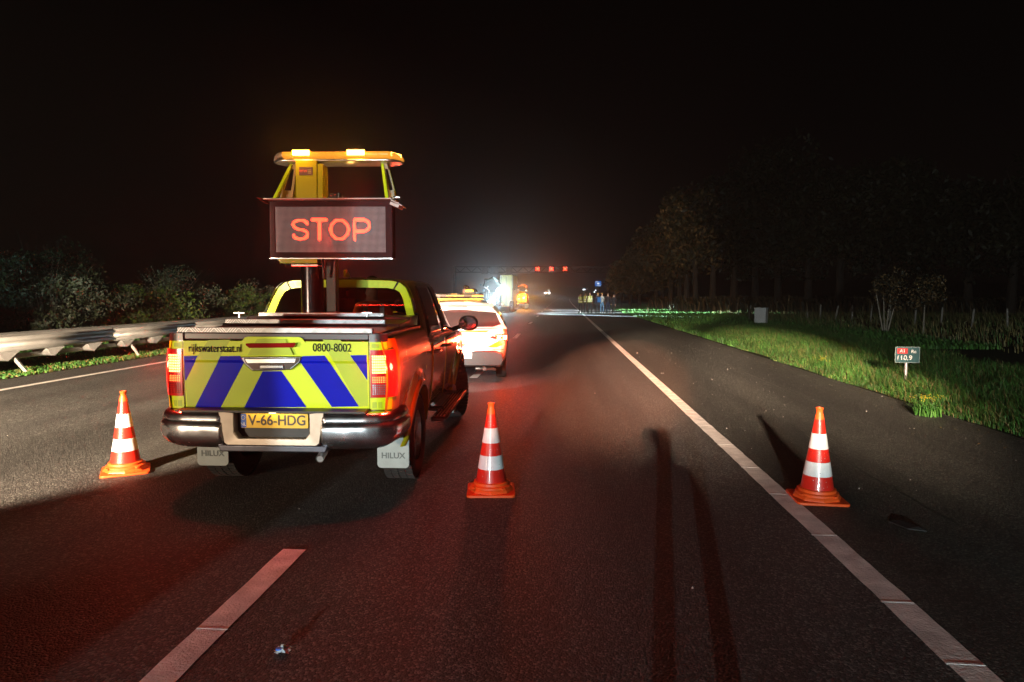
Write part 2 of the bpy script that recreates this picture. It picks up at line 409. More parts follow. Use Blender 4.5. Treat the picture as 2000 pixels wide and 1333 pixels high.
# floor and under body
b = MB(); b.box((0, 2.75, 0.50), (1.40, 4.9, 0.10)); b.box((0, 1.1, 0.40), (0.9, 0.5, .1)); b.tube([(-.62, 1.114, .39), (.62, 1.114, .39)], .05)
b.box((0, 1.114, .39), (.24, .28, .28)); b.box((0, 4.2, .42), (1.2, .3, .12))
b.build('chassis', trim, truck)
b = MB(); b.prism([(-.30, .47), (.06, .47), (.0, .43), (-.34, .36)], .72, .74); b.build('under_plate', M('under_plate_metal', (.30, .29, .27), rough=.5, var=.15), truck)  # grey metal plate where a pale patch shows under the tail

# cab greenhouse
def ch(y):
    if y < 3.25: return 1 - 0.035 * sm((2.3 - y) / 0.6)
    return max(0.0, 1 - ((y - 3.25) / 1.0) ** 1.25)
def gpt(y, t):
    P = [(0.885, 1.16), (0.868, 1.22), (0.815, 1.42), (0.745, 1.62), (0.70, 1.725), (0.655, 1.775), (0.59, 1.800), (0.45, 1.815), (0.22, 1.825), (0.0, 1.828)]
    i = t * (len(P) - 1); a = int(min(i, len(P) - 2)); fr = i - a
    x = P[a][0] + (P[a + 1][0] - P[a][0]) * fr; z = P[a][1] + (P[a + 1][1] - P[a][1]) * fr
    z = 1.16 + (z - 1.16) * ch(y)
    x *= 1.0 - 0.03 * sm((2.1 - y) / 0.4)
    return x, z
GY = [1.84, 1.9, 2.0, 2.2, 2.6, 3.0, 3.25, 3.35, 3.5, 3.65, 3.8, 3.95, 4.1, 4.2, 4.25]
def lean(y, z):        # rear wall leans forward going up
    return y + (0.16 * sm((z - 1.2) / 0.6) - 0.09) * sm((2.2 - y) / 0.3)
b = MB(); T = [i / 27 for i in range(28)]
rows = []
for y in GY:
    h = [gpt(y, t) for t in T]
    rows.append([(x, lean(y, z), z) for x, z in h] + [(-x, lean(y, z), z) for x, z in reversed(h[:-1])])
b.grid(rows); b.build('cab_roof', yel, truck, smooth=45)
# side windows (dark glass set just outside the shell) and pillars
def side_patch(name, ya, yb, ta, tb, mat, off, s, slant0=0.0, slant1=0.0, ny=8, nt=8):
    b = MB(); rows = []
    for i in range(ny + 1):
        row = []
        for k in range(nt + 1):
            t = ta + (tb - ta) * k / nt
            y = (ya + slant0 * k / nt) + ((yb + slant1 * k / nt) - (ya + slant0 * k / nt)) * i / ny
            x, z = gpt(y, t); row.append((s * (x + off), lean(y, z), z + off * .4))
        rows.append(row)
    b.grid(rows); o = b.build(name, mat, truck, smooth=60)
    sd = o.modifiers.new('thick', 'SOLIDIFY'); sd.thickness = 0.004; sd.offset = -1
    return o
for s in (-1, 1):
    side_patch('side_window', 2.02, 2.86, .10, .47, darkglass, .005, s, .10, .0)
    side_patch('side_window', 2.92, 4.02, .10, .47, darkglass, .005, s, .0, -.58)
    side_patch('window_seal', 1.97, 4.08, .065, .10, chrome_dull, .007, s)
# windscreen
b = MB(); rows = []
for y in np.linspace(3.42, 4.16, 8):
    rows.append([(x, y, z + 0.006) for x, z in [(q * gpt(y, .62)[0] * 1.0, gpt(y, .62 + .38 * (1 - abs(q)))[1]) for q in np.linspace(-1, 1, 9)]])
b.grid(rows); b.build('windscreen', darkglass, truck, smooth=60)
# rear wall: frame ring with film, pane
def rear_out(inset):
    P = [(0.775, 1.30), (0.742, 1.46), (0.700, 1.60), (0.645, 1.715), (0.585, 1.765), (0.50, 1.785), (0.2, 1.795)]
    if inset: P = [(0.690, 1.36), (0.665, 1.46), (0.625, 1.60), (0.585, 1.672), (0.535, 1.700), (0.46, 1.712), (0.2, 1.716)]
    L = [(x, z) for x, z in P] + [(-x, z) for x, z in reversed(P)]
    return L
yr = lambda z: lean(1.84, z) - 0.012
o_, i_ = rear_out(0), rear_out(1)
b = MB(); n = len(o_)
b.grid([[(x, yr(z) + 0.06, z) for x, z in o_], [(x, yr(z), z) for x, z in o_], [(x, yr(z) - .004, z) for x, z in i_], [(x, yr(z) + 0.05, z) for x, z in i_]])
b.build('rear_window_frame', limehi, truck, smooth=30)
# fine squares printed on the film: small proud patches along the frame
b = MB()
for seg in range(n - 1):
    A0, A1 = Vector(o_[seg]), Vector(o_[seg + 1]); B0, B1 = Vector(i_[seg]), Vector(i_[seg + 1])
    cnt = max(1, int((A1 - A0).length / 0.055))
    for q in range(cnt):
        for (e0, e1) in ((.18, .80),):
            u0, u1 = (q + .10) / cnt, (q + .90) / cnt
            pts = []
            for u, e in ((u0, e0), (u1, e0), (u1, e1), (u0, e1)):
                p = (A0.lerp(A1, u)).lerp(B0.lerp(B1, u), e); pts.append((p.x, yr(p.y) - .0075, p.y))
            b.add(pts, [(0, 1, 2, 3)])
fs = b.build('film_squares', lime2, truck); fs['kind'] = 'stuff'
for s in (-1, 1):      # black joints in the film
    b = MB(); b.add([(s * .560, yr(1.775) - .009, 1.778), (s * .575, yr(1.775) - .009, 1.772), (s * .530, yr(1.70) - .009, 1.694), (s * .515, yr(1.70) - .009, 1.698)], [(0, 1, 2, 3)])
    b.build('film_joint', ink, truck)
gl = bpy.data.materials.new('rear_glass'); gl.use_nodes = True
n_ = gl.node_tree.nodes; l_ = gl.node_tree.links
n_.remove(n_['Principled BSDF']); tr = n_.new('ShaderNodeBsdfTransparent'); tr.inputs[0].default_value = (.42, .40, .40, 1)
gs = n_.new('ShaderNodeBsdfGlossy'); gs.inputs['Roughness'].default_value = .04; fr = n_.new('ShaderNodeFresnel'); fr.inputs[0].default_value = 1.5
mxs = n_.new('ShaderNodeMixShader'); l_.new(fr.outputs[0], mxs.inputs[0]); l_.new(tr.outputs[0], mxs.inputs[1]); l_.new(gs.outputs[0], mxs.inputs[2]); l_.new(mxs.outputs[0], n_['Material Output'].inputs[0])
b = MB(); b.add([(x, yr(z) + .02, z) for x, z in i_], [tuple(range(len(i_)))]); b.build('rear_window', gl, truck)
b = MB(); b.prism([(-.80, 1.14), (.80, 1.14), (.775, 1.31), (.69, 1.37), (-.69, 1.37), (-.775, 1.31)], 1.80, 1.86); b.build('cab_rear_panel', yel, truck)
# interior
for x in (-.36, .36):
    for y in (2.35, 3.25):
        b = MB(); b.prism(rrect(x - .24, 0.95, x + .24, 1.42 if y > 3 else 1.30, .08), y, y + .16)
        if y > 3: b.prism(rrect(x - .13, 1.43, x + .13, 1.60, .05), y + .03, y + .13)
        b.build('seat', seatm, truck, bevel=.02)
# shark fin aerial
b = MB(); b.prism([(1.98, 1.822), (2.16, 1.826), (2.03, 1.905), (1.985, 1.895)], -.015, .015, axis='x'); b.build('roof_aerial', yel, truck, bevel=.008)
o = truck.children[-1]; o.location.x = 0.02

# doors, handles, rails
def door(y0, y1, s, nm):
    b = MB(); NZ = 14; rows = []
    for y in np.linspace(y0, y1, 14):
        zb = 0.47
        for cy, cz in WH:
            if abs(y - cy) < ARC + .03: zb = max(zb, cz + sqrt(max(0, (ARC + .03) ** 2 - (y - cy) ** 2)))
        zt = 1.160
        rows.append([(s * (side_x(y, zb + (zt - zb) * k / NZ) + .007), y, zb + (zt - zb) * k / NZ) for k in range(NZ + 1)])
    b.grid(rows); o = b.build('door', yel, truck, smooth=45)
    sd = o.modifiers.new('thick', 'SOLIDIFY'); sd.thickness = .018; sd.offset = -1
    yh = y0 + .17; xh = side_x(yh, 1.06)
    h = MB(); h.tube([(s * (xh + .008), yh - .09, 1.055), (s * (xh + .045), yh - .07, 1.06), (s * (xh + .050), yh + .07, 1.06), (s * (xh + .008), yh + .10, 1.055)], .016, n=10)
    h.lathe([(0.0, .0), (.045, .004), (.05, 0)], n=16, c=(s * (xh + .003), yh, 1.055), axis='x'); h.build('handle', chrome_dull, o, smooth=50)
    return o
for s in (-1, 1):
    door(1.95, 2.885, s, 'door'); door(2.91, 4.03, s, 'door')
    b = MB(); b.box((s * .985, 2.78, .405), (.155, 2.05, .045)); b.box((s * .90, 2.2, .44), (.16, .05, .05)); b.box((s * .90, 3.4, .44), (.16, .05, .05))
    st = b.build('side_step', trim, truck, bevel=.015)
    b = MB()
    for k in range(4): b.box((s * (.935 + .032 * k), 2.78, .430), (.010, 1.9, .008))
    b.build('step_tread', chrome_dull, truck)
    # mirror
    b = MB(); b.tube([(s * .87, 3.78, 1.20), (s * .98, 3.74, 1.235)], .03); 
    vs = []; rows = []
    for i in range(9):
        a = i / 8; w = sin(pi * min(1, .12 + a * .76))
        rows.append([(s * (1.085 + .125 * cos(t) * (abs(cos(t)) ** -.25 if abs(cos(t)) > .05 else 1) * w), 3.66 + .16 * a, 1.285 + .098 * sin(t) * w) for t in [2 * pi * k / 20 for k in range(20)]])
    b.grid(rows, close=True); b.add(rows[0], [tuple(range(20))]); b.add(rows[-1], [tuple(range(20))])
    mr = b.build('wing_mirror', trim, truck, smooth=50)
    b = MB(); b.add([(s * 1.085 + .105 * cos(t), 3.655, 1.285 + .08 * sin(t)) for t in [2 * pi * k / 20 for k in range(20)]], [tuple(range(20))]); b.build('mirror_glass', M('mirror', (.25, .25, .26), rough=.03, metal=1, var=0), mr)
    # bed rail grip strip
    b = MB(); b.box((s * .80, .92, 1.335), (.05, 1.55, .022))
    for k in range(38): b.box((s * .80, .18 + k * .04, 1.348), (.05, .012, .006))
    b.build('bed_rail', trim, truck)

# wheels
def wheel(x, y, steer=0.0):
    s = 1 if x > 0 else -1
    w = bpy.data.objects.new('wheel', None); COL.objects.link(w); w.parent = truck; w.location = (x, y, .388); w.rotation_euler = (0, 0, steer)
    b = MB(); hw = .132
    b.lathe([(.225, -hw + .01), (.25, -hw), (.335, -hw - .004), (.372, -hw + .016), (.382, -hw + .035), (.382, hw - .035), (.372, hw - .016), (.335, hw + .004), (.25, hw), (.225, hw - .01), (.225, -hw + .01)], n=64, axis='x')
    for k in range(54):
        a = 2 * pi * k / 54
        for j, (cx, w_) in enumerate(((-.094, .058), (-.032, .052), (.032, .052), (.094, .058))):
            aa = a + (.03 if j % 2 else 0)
            R = Matrix.Rotation(aa, 3, 'X'); vs = []
            for zz in (.378, .390):
                for dx, dy in ((-1, -1), (1, -1), (1, 1), (-1, 1)): vs.append(R @ Vector((cx + dx * w_ / 2, dy * .0165, zz)))
            b.add(vs, [(4, 5, 6, 7), (0, 1, 5, 4), (1, 2, 6, 5), (2, 3, 7, 6), (3, 0, 4, 7)])
    b.build('tyre', rubber, w, smooth=35)
    b = MB(); b.lathe([(.228, -.11), (.228, .11), (.215, .115), (.205, .08), (.19, .05), (.06, .045), (.0, .05)] if s > 0 else [(.228, .11), (.228, -.11), (.215, -.115), (.205, -.08), (.19, -.05), (.06, -.045), (.0, -.05)], n=40, axis='x')
    for k in range(6):
        a = 2 * pi * k / 6; R = Matrix.Rotation(a, 3, 'X'); vs = []
        for xx in (s * .06, s * .10):
            for yy, zz in ((-.03, .04), (.03, .04), (.022, .21), (-.022, .21)): vs.append(R @ Vector((xx, yy, zz)))
        b.add(vs, [(0, 1, 2, 3), (4, 5, 6, 7), (0, 1, 5, 4), (1, 2, 6, 5), (2, 3, 7, 6), (3, 0, 4, 7)])
    b.build('rim', chrome_dull, w, smooth=35)
for x in (-1, 1):
    wheel(x * .775, 1.114); wheel(x * .80, 4.20, RD(24))

# mud flaps
def flap(x0, x1, z0, z1, y, rx=-.05, front=False):
    b = MB(); b.prism(rrect(x0, z0, x1, z1, .035), -.006, .006)
    o = b.build('mud_flap', flapm, truck, bevel=.004); o.location = (0, y, 0); o.rotation_euler = (0, 0, 0)
    r = MB(); r.prism(rrect(x0 + .02, z0 + .07, x1 - .02, z0 + .15, .015), -.0085, -.006)
    if not front:
        t = text('flap_lettering', 'HILUX', .068, flapd, o, ((x0 + x1) / 2, -.0075, z0 + .105), (pi / 2, 0, 0), width=.20, depth=.0015, bold=.0012)
    return o
flap(.635, .905, .195, .56, .66); flap(-.905, -.635, .195, .56, .66)
flap(.66, .93, .13, .50, 3.70, front=True); flap(-.93, -.66, .13, .50, 3.70, front=True)

# rear bumper: swept chrome profile
PROF = [(-.13, .772), (-.055, .772), (-.010, .762), (.006, .735), (.010, .712), (.002, .703), (.004, .696), (.020, .684), (.026, .655), (.026, .60), (.014, .56), (-.02, .52), (-.08, .487), (-.15, .480)]
def plan(u):      # u: distance from centre -> (x, y, nx, ny)
    pts = [(0, .0), (.3, .002), (.55, .012), (.70, .030), (.80, .062), (.875, .125), (.912, .22), (.925, .34), (.925, .46)]
    d = [0]
    for i in range(1, len(pts)): d.append(d[-1] + math.hypot(pts[i][0] - pts[i - 1][0], pts[i][1] - pts[i - 1][1]))
    P = lambda q: (np.interp(q, d, [p[0] for p in pts]), np.interp(q, d, [p[1] for p in pts]))
    a, c = P(max(0, u - .06)), P(min(d[-1], u + .06)); x, y = P(u)
    tx, ty = c[0] - a[0], c[1] - a[1]; L = math.hypot(tx, ty); return x, y, ty / L, -tx / L
for s in (-1, 1):
    b = MB(); rows = []
    for u in np.linspace(.36, 1.28, 34):
        x, y, nx, ny = plan(u)
        e = sm((u - .36) / .03); k = 1 - .35 * sm((u - .95) / .3)
        row = []
        for d, z in PROF:
            dd = d * (1.0) + .006; zz = z
            if z < .60: zz = z + (.60 - z) * .35 * sm((u - .85) / .35)
            dd = -.06 + (dd + .06) * (.55 + .45 * e) if e < 1 else dd
            row.append((s * (x + nx * dd), y + ny * dd, zz))
        rows.append(row)
    b.grid(rows); o = b.build('bumper_end', chrome, truck, smooth=50)
    sd = o.modifiers.new('t', 'SOLIDIFY'); sd.thickness = .006; sd.offset = -1
# centre: dull chrome surround with recess
b = MB()
fr_o = [(-.40, .775), (-.36, .54), (-.34, .525), (.34, .525), (.36, .54), (.40, .775)]
fr_i = [(-.285, .765), (-.285, .62), (-.25, .575), (.25, .575), (.285, .62), (.285, .765)]
b.grid([[(x, .03, z) for x, z in fr_o], [(x, -.002, z) for x, z in fr_o], [(x, .004, z) for x, z in fr_i], [(x, .075, z) for x, z in fr_i]])
b.build('bumper_centre', M('bumper_satin', (.36, .31, .26), rough=.42, metal=.9, var=.1), truck, bevel=.006, smooth=40)
b = MB(); b.box((0, .09, .67), (.60, .03, .20)); b.build('plate_recess', trim, truck)
b = MB(); b.box((0, .05, .783), (1.42, .16, .014)); b.build('bumper_step', trim, truck)
b = MB(); b.prism([(-.42, .522), (.42, .522), (.40, .470), (-.40, .470)], .015, .15); b.build('bumper_lower', M('bumper_dark', (.10, .10, .12), rough=.35, metal=.8), truck, bevel=.01)
b = MB(); b.prism(rrect(-.26, .645, .26, .755, .01), .055, .062)
pl = b.build('licence_plate', M('plate_yellow', (.80, .50, .03), rough=.4, var=.05), truck, bevel=.002)
b = MB(); b.prism(rrect(-.257, .648, -.212, .752, .006), .0535, .055); b.build('plate_blue_band', M('plate_blue', (.02, .10, .50), rough=.4), pl)
b = MB(); b.lathe([(.0135, 0), (.0165, 0)], n=20, c=(-.2345, .0528, .724), axis='y'); b.build('plate_star_ring', M('plate_star', (.7, .6, .2)), pl)
text('plate_country', 'NL', .034, M('plate_white', (.8, .8, .8)), pl, (-.2345, .053, .673), (pi / 2, 0, 0), depth=.0006)
text('plate_lettering', 'V-66-HDG', .108, M('plate_ink', (.05, .03, .02), rough=.4), pl, (.024, .053, .702), (pi / 2, 0, 0), depth=.0012, width=.435, bold=.0015)
for x in (.0,):
    b = MB(); b.box((x, .035, .772), (.05, .03, .016)); pll = b.build('plate_light', M('plate_lamp_lit', (1, .9, .7), emit=(1, .85, .6), es=5), truck)
    lamp('plate_lamp', 'AREA', (x, .022, .762), .22, (1, .74, .45), target=(x, .06, .60), shape=(.40, .01), parent=truck)
lamp('bumper_lamp', 'POINT', (0, -.03, .775), .035, (1, .58, .25), size=.03, parent=truck)
b = MB(); b.tube([(.36, .10, .455), (.37, .02, .45), (.372, -.035, .435)], .030, n=16, cap=False); b.tube([(.362, .08, .455), (.372, -.03, .436)], .024, n=16); b.build('exhaust_pipe', chrome_dull, truck, smooth=60)

# tailgate and stickers
def tg(px, py, d=0.0):
    u = (px - 357.5) / 361.5; yt = 663 + 9 * u; yb = 797 + 15 * u
    v = (py - yt) / (yb - yt)
    # mild perspective along u
    return (-.7075 + 1.415 * u, 1.296 - .534 * v)
b = MB(); rows = []
def tgy(z): return .12 - .010 * sm((z - 1.13) / .02) + .006 * sm((.80 - z) / .04)
zs = [.762, .78, .80, .84, .90, 1.0, 1.10, 1.13, 1.14, 1.15, 1.2, 1.25, 1.296]
for x in np.linspace(-.7075, .7075, 17): rows.append([(x, tgy(z), z) for z in zs] + [(x, .18, 1.30), (x, .18, .762)])
b.grid(rows); tgo = b.build('tailgate', lime, truck, smooth=35)
hump = [tg(*p) for p in ((472, 668), (480, 659), (486, 657.5), (585, 660), (591, 662), (598, 671))]
b = MB(); b.prism(hump, .10, .112); b.build('tailgate_hump', lime, tgo)
def Z3(*p): return [(300 + a / 5.553, 600 + c / 5.553) for a, c in p]
def Z4(*p): return [(560 + a / 3.702, 600 + c / 3.702) for a, c in p]
def sticker(name, pts, mat, lift, parent=None):
    q = [tg(*p) for p in pts]
    zmid = sum(z for _, z in q) / len(q)
    # split into strips in z so the film follows the panel
    bm = bmesh.new(); vs = [bm.verts.new((x, 0, z)) for x, z in q]; bm.faces.new(vs)
    for zc in zs[1:-1]: bmesh.ops.bisect_plane(bm, geom=bm.verts[:] + bm.edges[:] + bm.faces[:], plane_co=(0, 0, zc), plane_no=(0, 0, 1))
    for v in bm.verts: v.co.y = tgy(v.co.z) - lift
    bmesh.ops.recalc_face_normals(bm, faces=bm.faces)
    me = bpy.data.meshes.new(name); bm.to_mesh(me); bm.free(); me.materials.append(mat)
    o = bpy.data.objects.new(name, me); COL.objects.link(o); o.parent = parent or tgo
    return o
sticker('green_band', Z3((595, 350), (838, 350), (722, 522), (422, 1065), (340, 1065), (326, 785), (475, 512)), lime2, .0012)
sticker('green_band', Z3((1140, 345), (1445, 350), (1530, 525), (1030, 520)), lime2, .0105 + .012)
sticker('green_band', Z4((262, 245), (390, 250), (455, 358), (575, 560), (578, 740), (515, 742), (312, 358)), lime2, .0012)
sticker('green_band', Z3((970, 605), (1170, 700), (960, 1085), (715, 1075)), lime2, .0012)
sticker('blue_stripe', Z3((322, 512), (475, 512), (330, 775), (322, 765)), blue, .0022)
sticker('blue_stripe', Z3((725, 522), (940, 524), (972, 598), (705, 1073), (422, 1065)), blue, .0022)
sticker('blue_stripe', Z3((1175, 697), (1380, 700), (1645, 1100), (965, 1082)), blue, .0022)
sticker('blue_stripe', Z4((115, 360), (275, 360), (515, 740), (318, 738), (93, 402)), blue, .0022)
sticker('blue_stripe', Z4((458, 362), (576, 362), (576, 550)), blue, .0022)
def tgc(px, py): x, z = tg(px, py); return x, z
x, z = tgc(420.5, 678.5); text('website_lettering', 'rijkswaterstaat.nl', .088, ink, tgo, (x, .1035, z - .002), (pi / 2, 0, RD(0)), depth=.0006, width=.405, bold=.0003)
x, z = tgc(649, 682.5); text('phone_lettering', '0800-8002', .088, ink, tgo, (x, .1035, z - .001), (pi / 2, 0, 0), depth=.0006, width=.292, bold=.0003)
b = MB(); q = [tgc(*p) for p in Z3((1025, 388), (1560, 392), (1562, 412), (1540, 442), (1060, 438), (1022, 405))]
b.prism(q, .070, .100); b.build('high_brake_lamp', redlens, tgo, bevel=.004)
b = MB(); q = [tgc(*p) for p in Z3((948, 530), (1617, 540), (1592, 615), (1500, 688), (1072, 692), (985, 610))]
b.prism(q, .095, .122); hb = b.build('handle_surround', chrome, tgo, bevel=.010)
b = MB(); q = [tgc(*p) for p in Z3((985, 548), (1595, 556), (1575, 602), (1480, 672), (1085, 676), (1010, 604))]
b.prism(q, .088, .096); b.build('handle_dish', M('handle_dark', (.16, .12, .11), rough=.2, metal=.8), tgo, bevel=.004)
b = MB(); q = [tgc(*p) for p in Z3((1165, 622), (1425, 628), (1425, 668), (1165, 664))]
b.prism(q, .078, .089); b.build('handle_pull', chrome, tgo, bevel=.006)
b = MB(); q = [tgc(*p) for p in Z3((1000, 556), (1560, 560), (1545, 608), (1030, 604))]
b.prism(q, .082, .089); b.build('handle_lip', chrome_dull, tgo, bevel=.006)
# dark cap strip above the tailgate
b = MB(); b.prism([(-.712, 1.300), (.712, 1.300), (.712, 1.362), (-.712, 1.362)], .125, .20); b.build('tailgate_cap', M('cap_dark', (.03, .012, .012), rough=.35), truck, bevel=.012)

# rear corner pillars and tail lamps
def corner(name, s, z0, z1, mat, off, parent, a0=0.0, a1=1.0, n=12, x0=.712):
    """patch of the rounded rear corner: from the tailgate edge round to the side"""
    b = MB(); rows = []
    P = [(x0, .118), (.76, .120), (.800, .128), (.835, .145), (.862, .172), (.880, .21), (.889, .27), (.895, .34)]
    nrm = [(0, -1), (.05, -1), (.25, -.97), (.5, -.87), (.75, -.66), (.93, -.37), (1, -.1), (1, 0)]
    for k in range(n + 1):
        t = (a0 + (a1 - a0) * k / n) * (len(P) - 1); i = min(int(t), len(P) - 2); f = t - i
        row = []
        for j in range(7):
            z = z0 + (z1 - z0) * j / 6
            w = side_x(.34, z) - .895 - .0
            x = P[i][0] + (P[i + 1][0] - P[i][0]) * f + w * sm(t / 7); y = P[i][1] + (P[i + 1][1] - P[i][1]) * f
            nx = nrm[i][0] + (nrm[i + 1][0] - nrm[i][0]) * f; ny = nrm[i][1] + (nrm[i + 1][1] - nrm[i][1]) * f
            row.append((s * (x + nx * off), y + ny * off, z))
        rows.append(row)
    b.grid(rows); return b.build(name, mat, parent, smooth=60)
for s in (-1, 1):
    corner('rear_corner', s, .775, 1.315, yel, 0.0, truck)
    corner('corner_film', s, .78, .872, lime, .004, truck, 0.01, .62)
    corner('corner_film', s, 1.235, 1.293, lime, .004, truck, 0.01, .50)
    corner('corner_cap', s, 1.296, 1.352, M('cap_dark', (.03, .012, .012), rough=.35), .004, truck, 0.0, .55)
    for j, (qa, qb) in enumerate(((.06, .16), (.20, .30))):
        corner('film_mark', s, .795, .84, lime2, .0055, truck, qa, qb, n=2)
    corner('film_mark', s, 1.25, 1.28, lime2, .0055, truck, .06, .24, n=2)
    tl = bpy.data.objects.new('tail_lamp', None); COL.objects.link(tl); tl.parent = truck
    corner('lamp_housing', s, .875, 1.232, redlens_lit, .012, tl, 0.03, .80)
    # light cells
    def cells(z0, z1, rows_, cols_, a0, a1, mat, nm, fill=.72):
        b = MB()
        for r in range(rows_):
            for c in range(cols_):
                za = z0 + (z1 - z0) * (r + (1 - fill) / 2) / rows_; zb_ = z0 + (z1 - z0) * (r + (1 + fill) / 2) / rows_
                xa = a0 + (a1 - a0) * (c + (1 - fill) / 2) / cols_; xb = a0 + (a1 - a0) * (c + (1 + fill) / 2) / cols_
                tilt = .004 * (z0 + z1 > 2)
                b.add([(s * xa, cy_(xa), za), (s * xb, cy_(xb), za), (s * (xb - tilt), cy_(xb), zb_), (s * (xa - tilt), cy_(xa), zb_)], [(0, 1, 2, 3)])
        return b.build(nm, mat, tl)
    def cy_(x): return np.interp(x, [.712, .76, .80, .835, .862], [.118, .120, .128, .145, .172]) - .0165
    cells(1.055, 1.195, 7, 7, .735, .838, led_hot, 'brake_light_cells', .66)
    cells(.985, 1.035, 4, 7, .735, .845, led_mid, 'side_light_cells', .62)
    cells(.895, .975, 5, 7, .735, .845, clear_cell if s > 0 else M('dark_red_cell', (.22, .01, .01), rough=.15, coat=1), 'reversing_light_cells', .66)
    lamp('tail_lamp_glow', 'AREA', (s * .79, .085, 1.12), 2.3, (1, .10, .05), target=(s * .80, -1, 1.05), shape=(.1, .14), parent=tl)
    lamp('tail_lamp_side_glow', 'POINT', (s * .965, .16, 1.10), 32.0, (1, .025, .012), size=.03, parent=tl)
    lamp('tail_lamp_inner_glow', 'POINT', (s * .70, .06, 1.12), .28, (1, .05, .03), size=.02, parent=tl)

# bed cover with chequer plate steps
b = MB()
b.prism([(.16, 1.30), (1.78, 1.30), (1.78, 1.445), (1.42, 1.440), (1.40, 1.415), (.92, 1.395), (.90, 1.372), (.17, 1.358)], -.78, .78, axis='x')
b.build('bed_cover', M('cover_black', (.016, .012, .012), rough=.35, var=.2, vs=9), truck, bevel=.006)
def checker_bar(x0, x1, y, z0, z1, dep):
    o = MB().box(((x0 + x1) / 2, y, (z0 + z1) / 2), (x1 - x0, dep, z1 - z0)).build('chequer_plate', plate_al, truck, bevel=.004)
    b = MB(); p = .021; k = 0; x = x0 + .012
    while x < x1 - .01:
        up = (k // 4) % 2 == 0
        a = .6 if up else -.6
        for zz in ((z0 + z1) / 2,):
            L = (z1 - z0) * .86; dx = L * .45 * (1 if up else -1)
            b.add([(x - dx, y - dep / 2 - .001, zz - L / 2), (x - dx + .0065, y - dep / 2 - .001, zz - L / 2), (x + dx + .0065, y - dep / 2 - .0025, zz + L / 2), (x + dx, y - dep / 2 - .0025, zz + L / 2)], [(0, 1, 2, 3)])
        x += p; k += 1
        if k % 4 == 0: x += .012
    o2 = b.build('plate_treads', tread_al, o, fix=False); o2['kind'] = 'stuff'
    return o
checker_bar(-.760, .735, .15, 1.358, 1.398, .05)
checker_bar(-.74, .66, .90, 1.395, 1.432, .04)
checker_bar(-.66, .53, 1.42, 1.440, 1.474, .04)
for (x, y, z) in ((-.80, 1.30, 1.47), (.38, 1.37, 1.475)):
    b = MB(); b.box((x, y, z - .02), (.012, .012, .045)); b.box((x, y, z + .004), (.10, .018, .012)); b.build('lid_handle', chrome, truck, bevel=.003)

# mast, message board and light bar
mastm = M('mast_metal', (.05, .045, .05), rough=.22, metal=.9, var=.1, vs=3)
b = MB(); b.tube([(-.19, 1.55, 1.42), (-.19, 1.55, 1.99)], .105, n=40); b.build('mast', mastm, truck, smooth=60)
b = MB(); b.box((-.01, 1.60, 1.72), (.10, .10, .60)); b.build('mast_guide', trim, truck, bevel=.01)
b = MB(); b.tube([(-.058, 1.48, 1.80), (-.056, 1.46, 1.92), (-.06, 1.45, 1.99)], .012, n=8); b.build('cable', trim, truck, smooth=60)
board = bpy.data.objects.new('message_board', None); COL.objects.link(board); board.parent = truck; board.location = (0.045, 1.40, 1.985)
bw, bh = .575, .53
panelm = M('board_black', (.035, .012, .014), rough=.6, var=.15, vs=9, spec=.1)
MB().box((0, .07, bh / 2), (bw * 2, .13, bh)).build('board_case', panelm, board, bevel=.006)
fr = MB()
for (cx, cz, w, h) in ((0, bh - .027, bw * 2, .054), (0, .027, bw * 2, .054), (-bw + .024, bh / 2, .048, bh - .108), (bw - .032, bh / 2, .064, bh - .108)):
    fr.box((cx, -.004, cz), (w, .016, h))
fr.build('board_frame', M('frame_dark', (.03, .008, .010), rough=.6, spec=.08), board, bevel=.003)
fr = MB(); fr.box((0, -.006, -.004), (bw * 2 + .006, .03, .008)); fr.build('board_sill', chrome_dull, board)
x0, x1, z0, z1 = -bw + .048, bw - .064, .054, bh - .054
NX, NZ = 96, 40; px_, pz_ = (x1 - x0) / NX, (z1 - z0) / NZ
# STOP drawn on the dot grid
def seg_d(p, a, c):
    ax, ay = a; bx_, by = c; t = max(0, min(1, ((p[0] - ax) * (bx_ - ax) + (p[1] - ay) * (by - ay)) / (((bx_ - ax) ** 2 + (by - ay) ** 2) or 1)))
    return math.hypot(p[0] - ax - t * (bx_ - ax), p[1] - ay - t * (by - ay))
def arc(cx, cy, rx, ry, a0, a1, n=14): return [(cx + rx * cos(RD(a0 + (a1 - a0) * k / n)), cy + ry * sin(RD(a0 + (a1 - a0) * k / n))) for k in range(n + 1)]
sx = NX / 820.0; 
def zx(v): return (v - 160) * sx
def zy(v): return NZ - (v - 450) * NZ / 338.0
yT, yB = zy(548), zy(690); ym = (yT + yB) / 2
paths = []
cS = zx(347); rs = 6.3
paths.append(arc(cS, yT - 4.2, rs, 4.2, 15, 270)[0:] )
paths.append(arc(cS, yB + 4.2, rs, (ym - yB - 4.2), 90, -165))
paths.append([(zx(435), yT), (zx(542), yT)]); paths.append([(zx(488), yT), (zx(488), yB)])
paths.append(arc(zx(639), ym, zx(704) - zx(639), (yT - yB) / 2, 0, 360, 28))
cP = zx(752); paths.append([(cP, yB), (cP, yT), (cP + 8, yT)] + arc(cP + 8, yT - 4.9, 4.6, 4.9, 90, -90) + [(cP, yT - 9.8)])
lit = MB(); un = MB()
